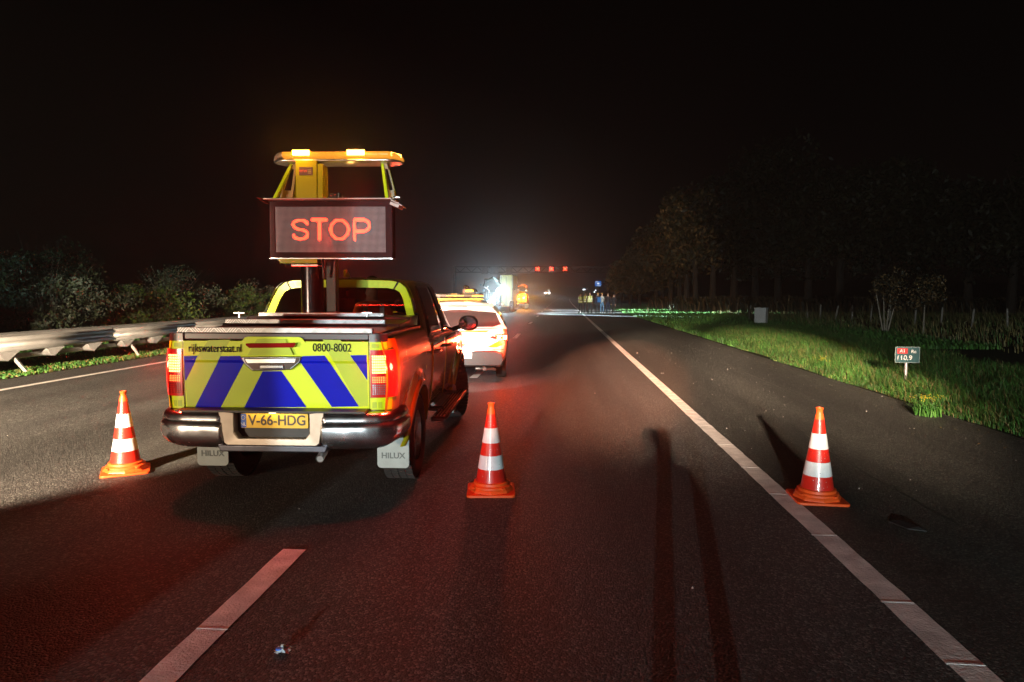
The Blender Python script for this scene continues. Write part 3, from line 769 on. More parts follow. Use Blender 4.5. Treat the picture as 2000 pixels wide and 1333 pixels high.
for i in range(NX):
    for j in range(NZ):
        p = (i + .5, j + .5); d = min(seg_d(p, a, c) for P in paths for a, c in zip(P, P[1:]))
        cx, cz = x0 + p[0] * px_, z0 + p[1] * pz_
        on = d < 1.12; h = .36 if on else .30
        (lit if on else un).add([(cx - h * px_, .0045 - .002 * 0, cz - h * pz_), (cx + h * px_, .0045, cz - h * pz_), (cx + h * px_, .0045, cz + h * pz_), (cx - h * px_, .0045, cz + h * pz_)], [(0, 1, 2, 3)])
for q, mt, nm in ((lit, M('led_red_lit', (1, .2, .1), emit=(1.0, .026, .010), es=16.0), 'lit_dots'), (un, M('led_unlit_glow', (.36, .31, .33), rough=.6, spec=.1, var=.1, emit=(.62, .60, .66), es=.12), 'unlit_glow_dots')):  # unlit dots get a faint glow standing in for reflected headlight
    q.v = [(a, -.0012, c) for a, _, c in q.v]
    o = q.build(nm, mt, board, fix=False); o['kind'] = 'stuff'
MB().box(((x0 + x1) / 2, .0, (z0 + z1) / 2), (x1 - x0, .0016, z1 - z0)).build('dot_panel', M('dot_panel', (.020, .008, .010), rough=.6, spec=.08), board)
lamp('board_glow', 'AREA', (0, -.03, bh / 2), 24.0, (1, .03, .012), target=(-.45, -1, bh / 2 - .30), shape=(.7, .22), parent=board)
lamp('board_spill', 'AREA', (0.0, -.06, -.03), 5, (1, .03, .015), target=(0, -.35, -.6), shape=(.9, .02), parent=board)
# weather lid on top of the board
pinkm = M('lid_grey', (.45, .36, .34), rough=.4, var=.15)
b = MB(); b.box((0, .02, bh + .006), (bw * 2 + .03, .26, .008)); b.add([(-bw - .015, -.11, bh + .008), (-bw - .085, -.11, bh + .018), (-bw - .085, .15, bh + .018), (-bw - .015, .15, bh + .008)], [(0, 1, 2, 3)])
b.add([(-bw - .085, -.11, bh + .018), (-bw - .012, -.11, bh - .03), (-bw - .012, .15, bh - .03), (-bw - .085, .15, bh + .018)], [(0, 1, 2, 3)])
b.build('lid', pinkm, board)
b = MB(); b.box((bw + .055, .02, bh - .028), (.12, .20, .012), ry=RD(28)); b.box((bw + .035, .02, bh - .045), (.09, .18, .03), ry=RD(22)); b.build('side_hinge', pinkm, board, bevel=.004)
b = MB(); b.lathe([(.0, -.03), (.02, -.03), (.024, .0), (.02, .03), (0, .03)], n=16, c=(bw + .035, .05, bh + .035), axis='x'); b.build('tilt_motor', chrome, board, smooth=50)
b = MB(); b.prism([(-.51, -.008), (-.13, -.008), (-.13, -.050), (-.48, -.050)], -.02, .14); b.build('mounting_bracket', yel, board, bevel=.004)
b = MB(); b.box((-.25, .06, -.068), (.25, .16, .010)); b.tube([(-.37, -.02, -.055), (-.37, -.02, -.075), (-.13, -.02, -.075)], .006, n=6); b.build('bracket_plate', chrome_dull, board)
b = MB(); b.prism([(-.325, bh + .01), (-.125, bh + .01), (-.125, .90), (-.325, .90)], -.01, .16); b.prism([(-.125, bh + .01), (-.072, bh + .01), (-.072, .87), (-.125, .87)], .0, .16); tw = b.build('control_tower', yel, board, bevel=.006)
b = MB(); b.box((-.225, -.012, .80), (.125, .004, .075)); dec = b.build('decal', M('decal_dark', (.10, .03, .02), rough=.5), board)
text('decal_lettering', 'ww', .055, M('decal_red', (.7, .10, .06)), board, (-.25, -.0145, .805), (pi / 2, 0, RD(0)), depth=.0005)
b = MB(); b.box((-.19, -.0145, .81), (.032, .001, .004)); b.box((-.19, -.0145, .795), (.032, .001, .004)); b.box((-.19, -.0145, .782), (.032, .001, .004)); b.build('decal_lines', M('decal_gold', (.5, .35, .12)), board)
b = MB(); b.box((.015, .08, bh + .044), (.085, .10, .06)); b.tube([(.06, .06, bh + .02), (.12, .06, bh + .025)], .012, n=8); b.build('rear_camera', M('camera_body', (.05, .035, .03), rough=.25, metal=.5), board, bevel=.01)
b = MB(); b.box((.068, .06, bh + .045), (.012, .085, .066)); b.build('camera_rim', chrome, board)
# four raking legs carrying the light bar
def leg(xb, xt, yb, yt, mat, w):
    b = MB(); z0_, z1_ = bh + .012, .905
    b.add([(xb - w, yb, z0_), (xb + w, yb, z0_), (xt + w * .8, yt, z1_), (xt - w * .8, yt, z1_), (xb - w, yb + .05, z0_), (xb + w, yb + .05, z0_), (xt + w * .8, yt + .05, z1_), (xt - w * .8, yt + .05, z1_)],
          [(0, 1, 2, 3), (4, 5, 6, 7), (0, 1, 5, 4), (1, 2, 6, 5), (2, 3, 7, 6), (3, 0, 4, 7)])
    return b.build('bar_leg', mat, board, bevel=.003)
leg(-.53, -.395, -.02, .10, limehi, .017); leg(.53, .46, -.02, .10, limehi, .016)
leg(-.40, -.345, .16, .16, yel, .017); leg(.585, .50, .16, .16, yel, .013)
for xs, fx in ((-.40, -1), (.50, 1)):      # gusset plates with a long slot
    A = [(-.525, bh + .01), (-.40, bh + .01), (-.345, .90), (-.40, .90)] if fx < 0 else [(.535, bh + .01), (.59, bh + .01), (.505, .90), (.465, .90)]
    c = Vector((sum(p[0] for p in A) / 4, sum(p[1] for p in A) / 4)); I = [Vector(p).lerp(c, .45) + Vector((0, .02)) for p in A]
    b = MB(); b.grid([[(p[0], .10, p[1]) for p in A], [(p[0], .10, p[1]) for p in I], [(p[0], .112, p[1]) for p in I], [(p[0], .112, p[1]) for p in A], [(p[0], .10, p[1]) for p in A]], close=True)
    b.build('gusset', M('gusset_brown', (.30, .18, .05), rough=.4), board)
bar = bpy.data.objects.new('light_bar', None); COL.objects.link(bar); bar.parent = truck; bar.location = (.085, 1.55, 2.892)
def barsec(name, x0, x1, h0, h1, mat, n=8, inset=0.0):
    b = MB(); rows = []
    for k in range(n + 1):
        x = x0 + (x1 - x0) * k / n; e = max(0, (abs(x) - .50) / .115); sc = max(.12, 1 - .55 * e ** 2.2)
        W_ = .14 * max(.15, 1 - .75 * e ** 2) - inset
        rows.append([(x, W_ * cos(t) * (abs(cos(t)) + 1e-6) ** -.4, (h0 + h1) / 2 * sc + ((h1 - h0) / 2 - inset * .3) * sc * sin(t) * (abs(sin(t)) + 1e-6) ** -.4) for t in [2 * pi * q / 24 for q in range(24)]])
    b.grid(rows, close=True); b.add(rows[0], [tuple(range(24))]); b.add(rows[-1], [tuple(range(24))])
    return b.build(name, mat, bar, smooth=50)
barsec('bar_base', -.60, .60, -.020, .016, chrome_dull, 20)
barsec('end_lens', -.615, -.50, .018, .085, M('clear_lens', (.55, .42, .30), rough=.12, metal=.5, var=.2, vs=20), 6)
barsec('end_lens', .50, .615, .018, .085, amber_dim, 6)
for a0, a1, hot in ((-.495, -.405, 0), (-.40, -.23, 1), (-.225, -.09, 0), (-.085, -.01, 0), (.0, .105, 0), (.11, .285, 1), (.29, .40, 0), (.405, .495, 0)):
    barsec('lens', a0, a1, .018, .092 if hot else .088, amber_dim, 4)
    if hot:
        b = MB(); b.prism(rrect(a0 + .006, .040, a1 - .006, .088, .006), -.150, -.141); b.build('amber_flasher', amber_hot, bar)
        b = MB(); b.prism(rrect(a0 + .006, .040, a1 - .006, .088, .006), .141, .150); b.build('amber_flasher', amber_hot, bar)
b = MB(); b.add([(.525, -.136, .035), (.605, -.055, .03), (.605, -.055, .06), (.525, -.136, .07)], [(0, 1, 2, 3)]); b.build('amber_flasher', M('amber_mid', (1, .6, .1), emit=(1, .5, .07), es=8), bar)
for x in (-.315, .20): lamp('flasher_lamp', 'POINT', (x, -.26, .06), 3.5, (1, .48, .08), size=.03, parent=bar)
for x in (-.315, .20): lamp('flasher_front_lamp', 'POINT', (x, .22, .05), 6, (1, .48, .08), size=.03, parent=bar)
lamp('bar_under_lamp', 'POINT', (.1, .02, -.10), .35, (1, .50, .10), size=.03, parent=bar)
# ------------------------------------------------------------------ police estate car
pc = empty('police_car', (-1.88, 12.60, 0), 0.088, 'white police estate with orange and blue slanting stripes, parked ahead of the pickup', 'car')
cw = M('white_car_paint', (.78, .78, .78), rough=.3, var=.02, coat=.8)
orange = M('orange_film', (.85, .28, .01), rough=.35, var=.04); bluef = M('police_blue_film', (.03, .22, .62), rough=.35)
def cx_(y, z):
    x = np.interp(z, [.25, .45, .70, .90, 1.0, 1.18, 1.38, 1.46, 1.50], [.80, .88, .905, .90, .885, .79, .645, .54, .40])
    if y < .5: x -= .13 * (1 - y / .5) ** 2
    if y > 3.9: x -= .2 * ((y - 3.9) / .7) ** 2
    return x
rowsL = []
# lower body loft
zs_b = [.28, .34, .45, .56, .62, .70, .80, .90, .96, 1.0]
def yb(z): return np.interp(z, [.28, .45, .60, .72, .85, 1.0, 1.2, 1.45], [.10, .0, .0, .06, .08, .10, .22, .46])
for s in (-1, 1):
    b = MB(); rows = []
    for y in list(np.linspace(0, 4.6, 40)):
        rows.append([(s * cx_(y, z), max(y, yb(z)), z if y < 3.6 else z * 1 - max(0, z - .6) * .25 * sm((y - 3.6) / 1)) for z in zs_b])
    b.grid(rows); b.build('body_side', cw, pc, smooth=40)
b = MB(); rows = []
for z in zs_b[2:]:
    w = cx_(0, z); rows.append([(-w, yb(z), z)] + [(q * w, yb(z) - .05 * (1 - q * q), z) for q in np.linspace(-.95, .95, 15)] + [(w, yb(z), z)])
b.grid(rows); b.build('tailgate', cw, pc, smooth=50)
b = MB(); b.prism([(-.78, .30), (.78, .30), (.84, .42), (.80, .56), (.68, .60), (-.68, .60), (-.80, .56), (-.84, .42)], -.045, .30); b.build('rear_bumper', M('bumper_grey', (.03, .026, .026), rough=.5, var=.1), pc, bevel=.03)
b = MB(); rows = []
for y, h in ((yb(1.0), 0), (.28, .25), (.44, .46), (.50, .485), (.8, .50), (1.6, .51), (2.4, .49), (3.0, .30), (3.6, .02)):
    k = [(cx_(max(y, .5), 1.0 + h * q), 1.0 + h * q) for q in (0, .3, .6, .85, .97, 1.0)]
    k = [(min(x, .86 if y > .4 else x), z) for x, z in k]
    L = [(x, y if q else y, z) for q, (x, z) in enumerate(k)] + [(k[-1][0] * .5, y, k[-1][1] + .015)]
    rows.append(L + [(-x, yy_, z) for x, yy_, z in reversed(L)])
b.grid(rows); b.build('cabin', cw, pc, smooth=40)
b = MB(); b.grid([[(x, yb(z) * 1.0 + .045 - .035 - .03 * (1 - (x / .8) ** 2), z) for x in np.linspace(-w, w, 13)] for z, w in ((1.035, .80), (1.12, .755), (1.24, .70), (1.36, .655))])
b.build('rear_window', M('car_glass', (.05, .03, .03), rough=.08, coat=.8), pc, smooth=60)
b = MB(); b.prism([(.34, 1.425), (.30, 1.405), (.52, 1.43), (.56, 1.49)], -.64, .64, axis='x'); b.build('roof_spoiler', cw, pc, bevel=.008)
b = MB(); b.box((-.05, .295, 1.414), (.36, .02, .016)); b.build('third_brake_light', M('brake3', (.5, .02, .02), emit=(1, .03, .02), es=1.6), pc)
for s in (-1, 1):
    pts = [(.57, .845), (.66, .885), (.80, .90), (.885, .885), (.90, .80), (.885, .775), (.74, .785)]
    lens = bpy.data.objects.new('tail_lamp', None); COL.objects.link(lens); lens.parent = pc
    def cyy(x): return .04 + .14 * max(0, (x - .62) / .28) ** 2.2
    b = MB(); b.grid([[(s * x, cyy(x) - .035, z) for x, z in pts], [(s * x, cyy(x) + .05, z) for x, z in pts]], close=True)
    b.add([(s * x, cyy(x) - .035, z) for x, z in pts], [tuple(range(len(pts)))]); b.build('lens', M('car_red_lens', (.5, .02, .015), rough=.15, coat=1, emit=(1, .03, .02), es=.5), lens)
    for (xa, xb, za, zb_) in ((.64, .80, .862, .880), (.69, .80, .795, .812), (.815, .885, .80, .878)):
        b = MB(); b.add([(s * xa, cyy(xa) - .040, za), (s * xb, cyy(xb) - .040, za), (s * xb, cyy(xb) - .040, zb_), (s * xa, cyy(xa) - .040, zb_)], [(0, 1, 2, 3)]); b.build('light_strip', M('car_strip', (1, .7, .5), emit=(1, .50, .34), es=3.0), lens)
    lamp('tail_lamp_glow', 'POINT', (s * .86, -.10, .84), 150.0 if s > 0 else 60, (1, .07, .022), size=.05, parent=lens)
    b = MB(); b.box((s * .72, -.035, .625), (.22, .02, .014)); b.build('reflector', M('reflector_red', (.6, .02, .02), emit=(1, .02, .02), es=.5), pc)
def film(name, pts, mat):
    b = MB(); q = [(x, yb(z) - .05 * (1 - (x / .9) ** 2) - .004, z) for x, z in pts]
    b.add(q, [tuple(range(len(q)))]); return b.build(name, mat, pc)
film('orange_stripe', [(.52, .66), (.70, .66), (.80, .70), (.83, .775), (.74, .775)], orange)
film('orange_stripe', [(-.02, .97), (.56, .97), (.50, .935), (-.02, .935)], orange)
film('orange_stripe', [(-.05, .72), (.16, .72), (.02, .66), (-.10, .66)], orange)
film('blue_stripe', [(-.12, .655), (.12, .655), (-.0, .72)], bluef)
for x in (-.30, -.25, -.20): film('blue_mark', [(x, 1.0), (x + .03, 1.0), (x + .03, 1.02), (x, 1.02)], bluef)
b = MB(); b.lathe([(.0, -.012), (.022, -.012), (.022, 0)], n=20, c=(-.0, .055, .985), axis='y'); b.build('badge', chrome, pc)
for x in (-.78, .78):
    for y in (.85, 3.55):
        b = MB(); b.lathe([(.2, -.1), (.31, -.1), (.33, -.07), (.33, .07), (.31, .1), (.2, .1)], n=36, c=(x, y, .33), axis='x'); b.lathe([(.2, .08 if x > 0 else -.08), (.02, .08 if x > 0 else -.08)], n=20, c=(x, y, .33), axis='x'); b.build('wheel', rubber, pc, smooth=40)
b = MB(); b.box((0, 2.2, .34), (1.5, 3.9, .2)); b.build('underbody', trim, pc)
b = MB(); b.tube([(.45, .05, .27), (.47, -.04, .26)], .035, n=12); b.tube([(.30, .1, .25), (.60, .12, .24), (.66, .2, .22)], .03, n=8); b.build('exhaust_pipe', chrome_dull, pc, smooth=50)
# roof message bar with amber lights
lb = bpy.data.objects.new('roof_light_bar', None); COL.objects.link(lb); lb.parent = pc
b = MB(); b.box((-.14, 1.45, 1.615), (1.10, .30, .085)); b.build('bar_case', M('bar_dark', (.05, .03, .02), rough=.3), lb, bevel=.02)
b = MB(); b.box((-.14, 1.25, 1.545), (1.10, .05, .03)); b.box((-.14, 1.25, 1.515), (1.0, .04, .012)); b.build('bar_rail', M('amber_rail', (.8, .35, .01), rough=.35, emit=(1, .35, .01), es=.35), lb)
am = M('amber_small', (1, .5, .05), emit=(1, .42, .04), es=1.6)
for (xa, xb, za, zb_) in ((-.25, -.13, 1.645, 1.655), (-.35, .0, 1.600, 1.625), (.18, .40, 1.59, 1.635), (-.66, -.60, 1.59, 1.64)):
    b = MB(); k = xa
    while k < xb - .01: b.box((k + .012, 1.297, (za + zb_) / 2), (.018, .006, (zb_ - za) * random.uniform(.5, 1))); k += .026
    b.build('amber_segment', am, lb)
b = MB(); b.box((.12, 1.5, 1.715), (.16, .08, .045)); b.build('beacon', M('amber_beacon', (1, .6, .05), emit=(1, .55, .03), es=3), lb, bevel=.01)
b = MB(); b.box((.12, 1.5, 1.675), (.22, .1, .04)); b.build('beacon_foot', trim, lb)
for x in (-.5, .25):
    b = MB(); b.box((x, 1.35, 1.545), (.05, .1, .10)); b.build('bar_foot', trim, lb)
lamp('roof_bar_lamp', 'POINT', (.1, .95, 1.72), 5, (1, .45, .04), size=.05, parent=lb)

# ------------------------------------------------------------------ traffic cones
cr = M('cone_red', (.56, .018, .010), rough=.38, var=.15, vs=9, coat=.25, bump=.15, bs=60)
co = M('cone_orange', (.72, .085, .010), rough=.5, var=.1, vs=9, bump=.2, bs=60)
cwh = M('cone_reflective', (.66, .74, .76), rough=.35, var=.12, vs=14, coat=.3)
dirtm = M('dirt_spot', (.10, .10, .11), rough=.9); scuff = M('scuff_white', (.75, .7, .68), rough=.6)
def cone(loc, rz, label):
    c = empty('traffic_cone', loc, rz, label, 'traffic cone', 'striped cones set across the lanes')
    b = MB(); b.prism(rrect(-.20, -.20, .20, .20, .035), 0.0, .022, axis='z')
    b.lathe([(.19, .022), (.188, .030), (.170, .052), (.150, .054)], n=8, c=(0, 0, 0)); b.build('base', co, c, bevel=.005)
    H = .75; R = lambda z: .132 - (z - .06) * (.132 - .030) / (.70 - .06)
    b = MB(); b.lathe([(.165, .050), (.165, .066), (.155, .072), (R(.06) + .014, .074), (R(.06) + .012, .095), (R(.10) + .002, .100)], n=40); b.build('foot_ring', co, c, smooth=40)
    for i in range(4):
        a = pi / 2 * i + .6; bb = MB(); bb.box((.172 * cos(a), .172 * sin(a), .060), (.03, .035, .014), rz=a); bb.build('ring_lug', co, c, bevel=.003)
    bands = [(.098, .205, cr, 'red_band', 0), (.205, .318, cwh, 'white_band', .0012), (.318, .422, cr, 'red_band', 0), (.422, .545, cwh, 'white_band', .0012), (.545, .660, cr, 'red_band', 0)]
    for z0_, z1_, mt, nm, e in bands:
        b = MB(); b.lathe([(R(z0_) + e - .002, z0_), (R(z0_) + e, z0_ + .001), (R((z0_ + z1_) / 2) + e, (z0_ + z1_) / 2), (R(z1_) + e, z1_ - .001), (R(z1_) + e - .002, z1_)], n=44); b.build(nm, mt, c, smooth=50)
    b = MB(); b.lathe([(R(.66) + .0005, .659), (R(.69), .69), (.026, .705), (.024, .735), (.029, .740), (.030, .752), (.022, .754), (.019, .70)], n=32); b.build('cone_top', co, c, smooth=50)
    return c
C1 = gnd(246, 921); C2 = gnd(959, 960); C3 = gnd(1595, 975)
c1 = cone(C1, 0.55, 'red and white cone on the median side of the pickup, beside its rear bumper')
c2 = cone(C2, 0.10, 'red and white cone in the middle lane between the pickup and the solid edge line')
c3 = cone(C3, -0.06, 'red and white cone standing on the solid edge line by the hard shoulder')
for c, sd in ((c2, 1), (c3, 2)):
    random.seed(sd); b = MB()
    for k in range(16):
        z = random.choice([random.uniform(.57, .64), random.uniform(.34, .40), random.uniform(.12, .2), random.uniform(.24, .5)]); a = random.uniform(-2.3, -.9); R_ = .132 - (z - .06) * .159 + .0025; q = random.uniform(.0015, .004)
        b.add([(R_ * cos(a - q * 9), R_ * sin(a - q * 9), z - q), (R_ * cos(a + q * 9), R_ * sin(a + q * 9), z - q * .6), (R_ * cos(a + q * 5), R_ * sin(a + q * 5), z + q)], [(0, 1, 2)])
    b.add([(R_ * 0 + .112 * cos(a), .112 * sin(a), z) for a, z in ((-1.50, .150), (-1.22, .150), (-1.22, .162), (-1.50, .162))], [(0, 1, 2, 3)])
    b.build('scuff_mark', scuff, c)
    b = MB()
    for k in range(7):
        z = random.choice([random.uniform(.23, .31), random.uniform(.44, .53), random.uniform(.34, .40)]); a = random.uniform(-2.6, -.6); R_ = .132 - (z - .06) * .159 + .003; q = random.uniform(.003, .007)
        b.add([(R_ * cos(a - q * 11), R_ * sin(a - q * 11), z - q * .4), (R_ * cos(a + q * 9), R_ * sin(a + q * 9), z - q * .3), (R_ * cos(a + q * 5), R_ * sin(a + q * 5), z + q * .5)], [(0, 1, 2)])
    b.build('dirt_mark', dirtm, c)

# ------------------------------------------------------------------ guardrail on the median
steel = M('galvanised_steel', (.42, .42, .41), rough=.45, metal=.55, var=.14, vs=2.2, bump=.1, bs=40)
steel2 = M('galvanised_bracket', (.52, .52, .51), rough=.5, metal=.35, var=.12, vs=5)
gr_ = empty('guardrail', (-11.45, 10, 0), 0, 'double sided galvanised crash barrier along the median with raking posts', 'guardrail')
def beam(y0, y1, x, z, s, nm):
    P = [(0, .155), (.05, .15), (.085, .11), (.085, .06), (.03, .025), (.03, -.025), (.085, -.06), (.085, -.11), (.05, -.15), (0, -.155)]
    b = MB(); rows = []
    for y in (y0, y1 + .06): rows.append([(x + s * px, y - 10, z + pz) for px, pz in P])
    b.grid(rows); o = b.build(nm, steel, gr_, smooth=30)
    m_ = o.modifiers.new('t', 'SOLIDIFY'); m_.thickness = .004
    bb = MB()
    for dy in (.05, .12):
        for zz in (-.06, .06): bb.lathe([(0, .012), (.014, .010), (.016, 0)], n=8, c=(x + s * .086, y0 + dy - 10, z + zz), axis='x')
    bb.build('bolt', steel2, o)
for k in range(-1, 22):
    y0 = 3.8 * k + 1.0
    beam(y0, y0 + 3.8, .30, .60, 1, 'front_beam')
    beam(y0, y0 + 3.8, -.22, .60, -1, 'rear_beam')
    b = MB(); b.box((.04, y0 + 1.9 - 10, .785), (.60, 3.84, .030)); b.box((.335, y0 + 1.9 - 10, .765), (.015, 3.84, .07)); b.build('top_rail', steel, gr_, bevel=.006)
    b = MB(); b.box((.16, y0 + 1.9 - 10, .33), (.03, 3.84, .10)); b.build('lower_rail', steel, gr_, bevel=.006)
    b = MB(); b.tube([(.30, y0 + .6 - 10, .47), (.42, y0 + .9 - 10, .02)], .045, n=4); b.build('post', steel2, gr_, bevel=.004)
    for q in range(3):
        yq = y0 + .3 + q * 1.27 - 10
        b = MB(); b.add([(.39, yq - .02, .44), (.41, yq + .50, .46), (.39, yq + .20, .27), (.37, yq + .10, .30), (.0, yq - .02, .44), (.0, yq + .50, .46), (.0, yq + .20, .27), (.0, yq + .10, .30)],
                        [(0, 1, 2, 3), (4, 5, 6, 7), (0, 1, 5, 4), (1, 2, 6, 5), (2, 3, 7, 6), (3, 0, 4, 7)]); b.build('bracket', steel2, gr_, bevel=.006)

# ------------------------------------------------------------------ people
skin = M('skin', (.42, .24, .17), rough=.55, var=.08, vs=6)
def cloth(nm, c): return M(nm, c, rough=.85, var=.2, vs=8, bump=.3, bs=40, spec=.2)
black_c = cloth('cloth_black', (.018, .018, .022)); navy = cloth('cloth_navy', (.02, .028, .06)); jeans = cloth('cloth_jeans', (.10, .22, .38)); hiv = cloth('cloth_yellow', (.45, .50, .05))
white_c = cloth('cloth_white', (.5, .5, .48)); blue_c = cloth('cloth_blue', (.03, .14, .38)); orange_c = cloth('cloth_orange', (.80, .12, .02)); hair_d = cloth('hair_dark', (.02, .013, .01)); hair_b = cloth('hair_blond', (.45, .25, .08))
reflc = M('reflective_tape', (.85, .85, .80), rough=.4, var=.05, emit=None)
def skinmesh(joints, edges, root, sub=1):
    me = bpy.data.meshes.new('body'); names = list(joints); me.from_pydata([joints[n][0] for n in names], [(names.index(a), names.index(c)) for a, c in edges], [])
    o = bpy.data.objects.new('body', me); COL.objects.link(o); o.modifiers.new('s', 'SKIN')
    sd = o.modifiers.new('ss', 'SUBSURF'); sd.levels = sd.render_levels = sub
    for i, n_ in enumerate(names):
        r = joints[n_][1]; v = me.skin_vertices[0].data[i]; v.radius = r if hasattr(r, '__len__') else (r, r); v.use_root = (n_ == root)
    dg = bpy.context.evaluated_depsgraph_get(); ev = o.evaluated_get(dg); m2 = bpy.data.meshes.new_from_object(ev); bpy.data.objects.remove(o); m2.name = 'person_body'
    return m2
def person(loc, rz, label, top, legs, hair=hair_d, vest=None, bag=None, seed=0, hgt=1.76, pose='stand', group=None, fold=False):
    R = random.Random(seed); k = hgt / 1.76; j = lambda a: R.uniform(-a, a)
    J = dict(pel=((0, 0, .95), (.15, .11)), bel=((0, .0, 1.10), (.145, .10)), che=((0, .0, 1.30), (.165, .115)), nek=((0, .0, 1.475), (.058, .058)), hd=((0, .02, 1.57), (.078, .085)), ht=((j(.02), .02, 1.68), (.082, .095)))
    for s, q in ((1, 'r'), (-1, 'l')):
        J['sh' + q] = ((s * .17, 0, 1.405), (.068, .068))
        if fold: J['el' + q] = ((s * .245, .03 + j(.02), 1.15), (.048, .048)); J['wr' + q] = ((s * .05, .20, 1.18 + s * .03), (.034, .034)); J['ha' + q] = ((-s * .06, .20, 1.20 + s * .03), (.034, .022))
        else: J['el' + q] = ((s * (.255 + j(.02)), .0 + j(.03), 1.12), (.046, .046)); J['wr' + q] = ((s * (.25 + j(.05)), .07 + j(.05), .88), (.032, .032)); J['ha' + q] = ((s * (.24 + j(.04)), .10 + j(.04), .79), (.034, .022))
        st = R.uniform(.08, .14)
        if pose == 'stand': J['hi' + q] = ((s * .09, 0, .90), (.095, .095)); J['kn' + q] = ((s * (.09 + st * .3), .02 + j(.03), .50), (.062, .062)); J['an' + q] = ((s * st, j(.05), .09), (.045, .045)); J['to' + q] = ((s * (st + .03), J['an' + q][0][1] + .15, .04), (.042, .035))
        else: J['hi' + q] = ((s * .10, .02, .93), (.10, .10)); J['kn' + q] = ((s * .14, .46, .98), (.068, .068)); J['an' + q] = ((s * .14, .62, .56), (.045, .045)); J['to' + q] = ((s * .15, .76, .51), (.042, .035))
    E = [('pel', 'bel'), ('bel', 'che'), ('che', 'nek'), ('nek', 'hd'), ('hd', 'ht')]
    for q in 'rl': E += [('che', 'sh' + q), ('sh' + q, 'el' + q), ('el' + q, 'wr' + q), ('wr' + q, 'ha' + q), ('pel', 'hi' + q), ('hi' + q, 'kn' + q), ('kn' + q, 'an' + q), ('an' + q, 'to' + q)]
    J = {a: (tuple(c * k for c in p), tuple(c * k for c in r)) for a, (p, r) in J.items()}
    me = skinmesh(J, E, 'pel')
    for q in (top, legs, skin, black_c): me.materials.append(q)
    hands = [Vector(J['har'][0]), Vector(J['hal'][0])]; feet = [Vector(J['tor'][0]), Vector(J['tol'][0])]
    for p in me.polygons:
        c = p.center; z = c.z / k; mi = 0
        if z > 1.485: mi = 2
        elif min((c - h).length for h in hands) < .085: mi = 2
        elif min((c - f).length for f in feet) < .17 and z < (.14 if pose == 'stand' else .62): mi = 3
        elif (z < .95 and abs(c.x) < .21 * k) if pose == 'stand' else (z < 1.02 and (c.y > .08 or z < .95)): mi = 1
        p.material_index = mi; p.use_smooth = True
    r = empty('person', loc, rz, label, 'person', group)
    b_ = bpy.data.objects.new('body', me); COL.objects.link(b_); b_.parent = r
    H = J['ht'][0]
    hb = MB(); rows = []
    for i in range(8):
        ph = i / 7 * 1.75
        rows.append([(H[0] + .094 * sin(ph) * cos(t), H[1] - .012 + .112 * sin(ph) * sin(t) - (.015 * ph), H[2] - .0 + .100 * cos(ph) + (.035 if sin(t) > .3 and ph > 1.1 else 0)) for t in [2 * pi * q / 16 for q in range(16)]])
    hb.grid(rows, close=True); hb.build('hair', hair, r, smooth=60)
    nb = MB(); nb.add([(H[0] - .014, H[1] + .10, H[2] - .07), (H[0] + .014, H[1] + .10, H[2] - .07), (H[0], H[1] + .128, H[2] - .065), (H[0], H[1] + .10, H[2] - .02)], [(0, 1, 2), (0, 2, 3), (1, 3, 2)]); nb.build('nose', skin, r)
    if vest:
        vb = MB(); rows = []
        for z, rx, ry in ((.93, .205, .150), (1.08, .20, .145), (1.25, .215, .155), (1.38, .225, .150), (1.45, .15, .11)):
            rows.append([(rx * k * cos(t), ry * k * sin(t), z * k) for t in [2 * pi * q / 24 for q in range(24)]])
        vb.grid(rows, close=True); vb.build('vest', vest, r, smooth=60)
        for z, rx, ry in ((1.02, .2045, .1505), (1.17, .2095, .1525)):
            tb = MB(); tb.grid([[(rx * k * cos(t), ry * k * sin(t), (z + dz) * k) for t in [2 * pi * q / 24 for q in range(24)]] for dz in (-.028, .028)], close=True); tb.build('reflective_band', reflc, r, smooth=60)
        for s in (-1, 1):
            for sy in (-1, 1):
                tb = MB(); tb.grid([[(s * .10 * k + dx, sy * (yy_) * k, z * k) for dx in (-.025, .025)] for z, yy_ in ((1.19, .146), (1.30, .150), (1.40, .140), (1.452, .10))]); tb.build('shoulder_strap', reflc, r)
    if bag:
        bb = MB(); bb.box((0, -.21 * k, 1.18 * k), (.30, .17, .42)); bb.box((0, -.31 * k, 1.08 * k), (.22, .06, .20)); bb.build('backpack', bag, r, bevel=.04)
    return r
gp = 'onlookers standing on the hard shoulder'
d_ = 57.5
def pp(px): v = at(px, d_); return (v.x, v.y, 0)
person(pp(1134), 2.6, 'person in yellow vest at the end of the group by the edge line', navy, black_c, vest=hiv, seed=1, hgt=1.74, group=gp, fold=True)
v = at(1144, d_ + .8); person((v.x, v.y, 0), 2.9, 'person in a yellow vest partly hidden behind the first one by the edge line', black_c, black_c, vest=hiv, seed=2, hgt=1.80, group=gp)
person(pp(1152.5), 0.15, 'person seen from behind in a yellow vest with bright shoulder straps', black_c, black_c, vest=hiv, seed=3, hgt=1.84, group=gp)
person(pp(1168), 0.5, 'person wearing a blue backpack in the middle of the group', navy, black_c, bag=blue_c, hair=hair_b, seed=4, hgt=1.74, group=gp)
v = at(1176, d_ + 1.6); person((v.x, v.y, 0), -0.5, 'person with fair hair and pale blue jeans', white_c, jeans, hair=hair_b, seed=5, hgt=1.74, group=gp)
person(pp(1187.5), 0.3, 'person all in dark clothes with pale shoes beside the fair haired one', black_c, navy, seed=6, hgt=1.76, group=gp)
person(pp(1199), 2.8, 'person in black jacket and trousers nearest the grass verge', black_c, black_c, seed=7, hgt=1.66, group=gp)
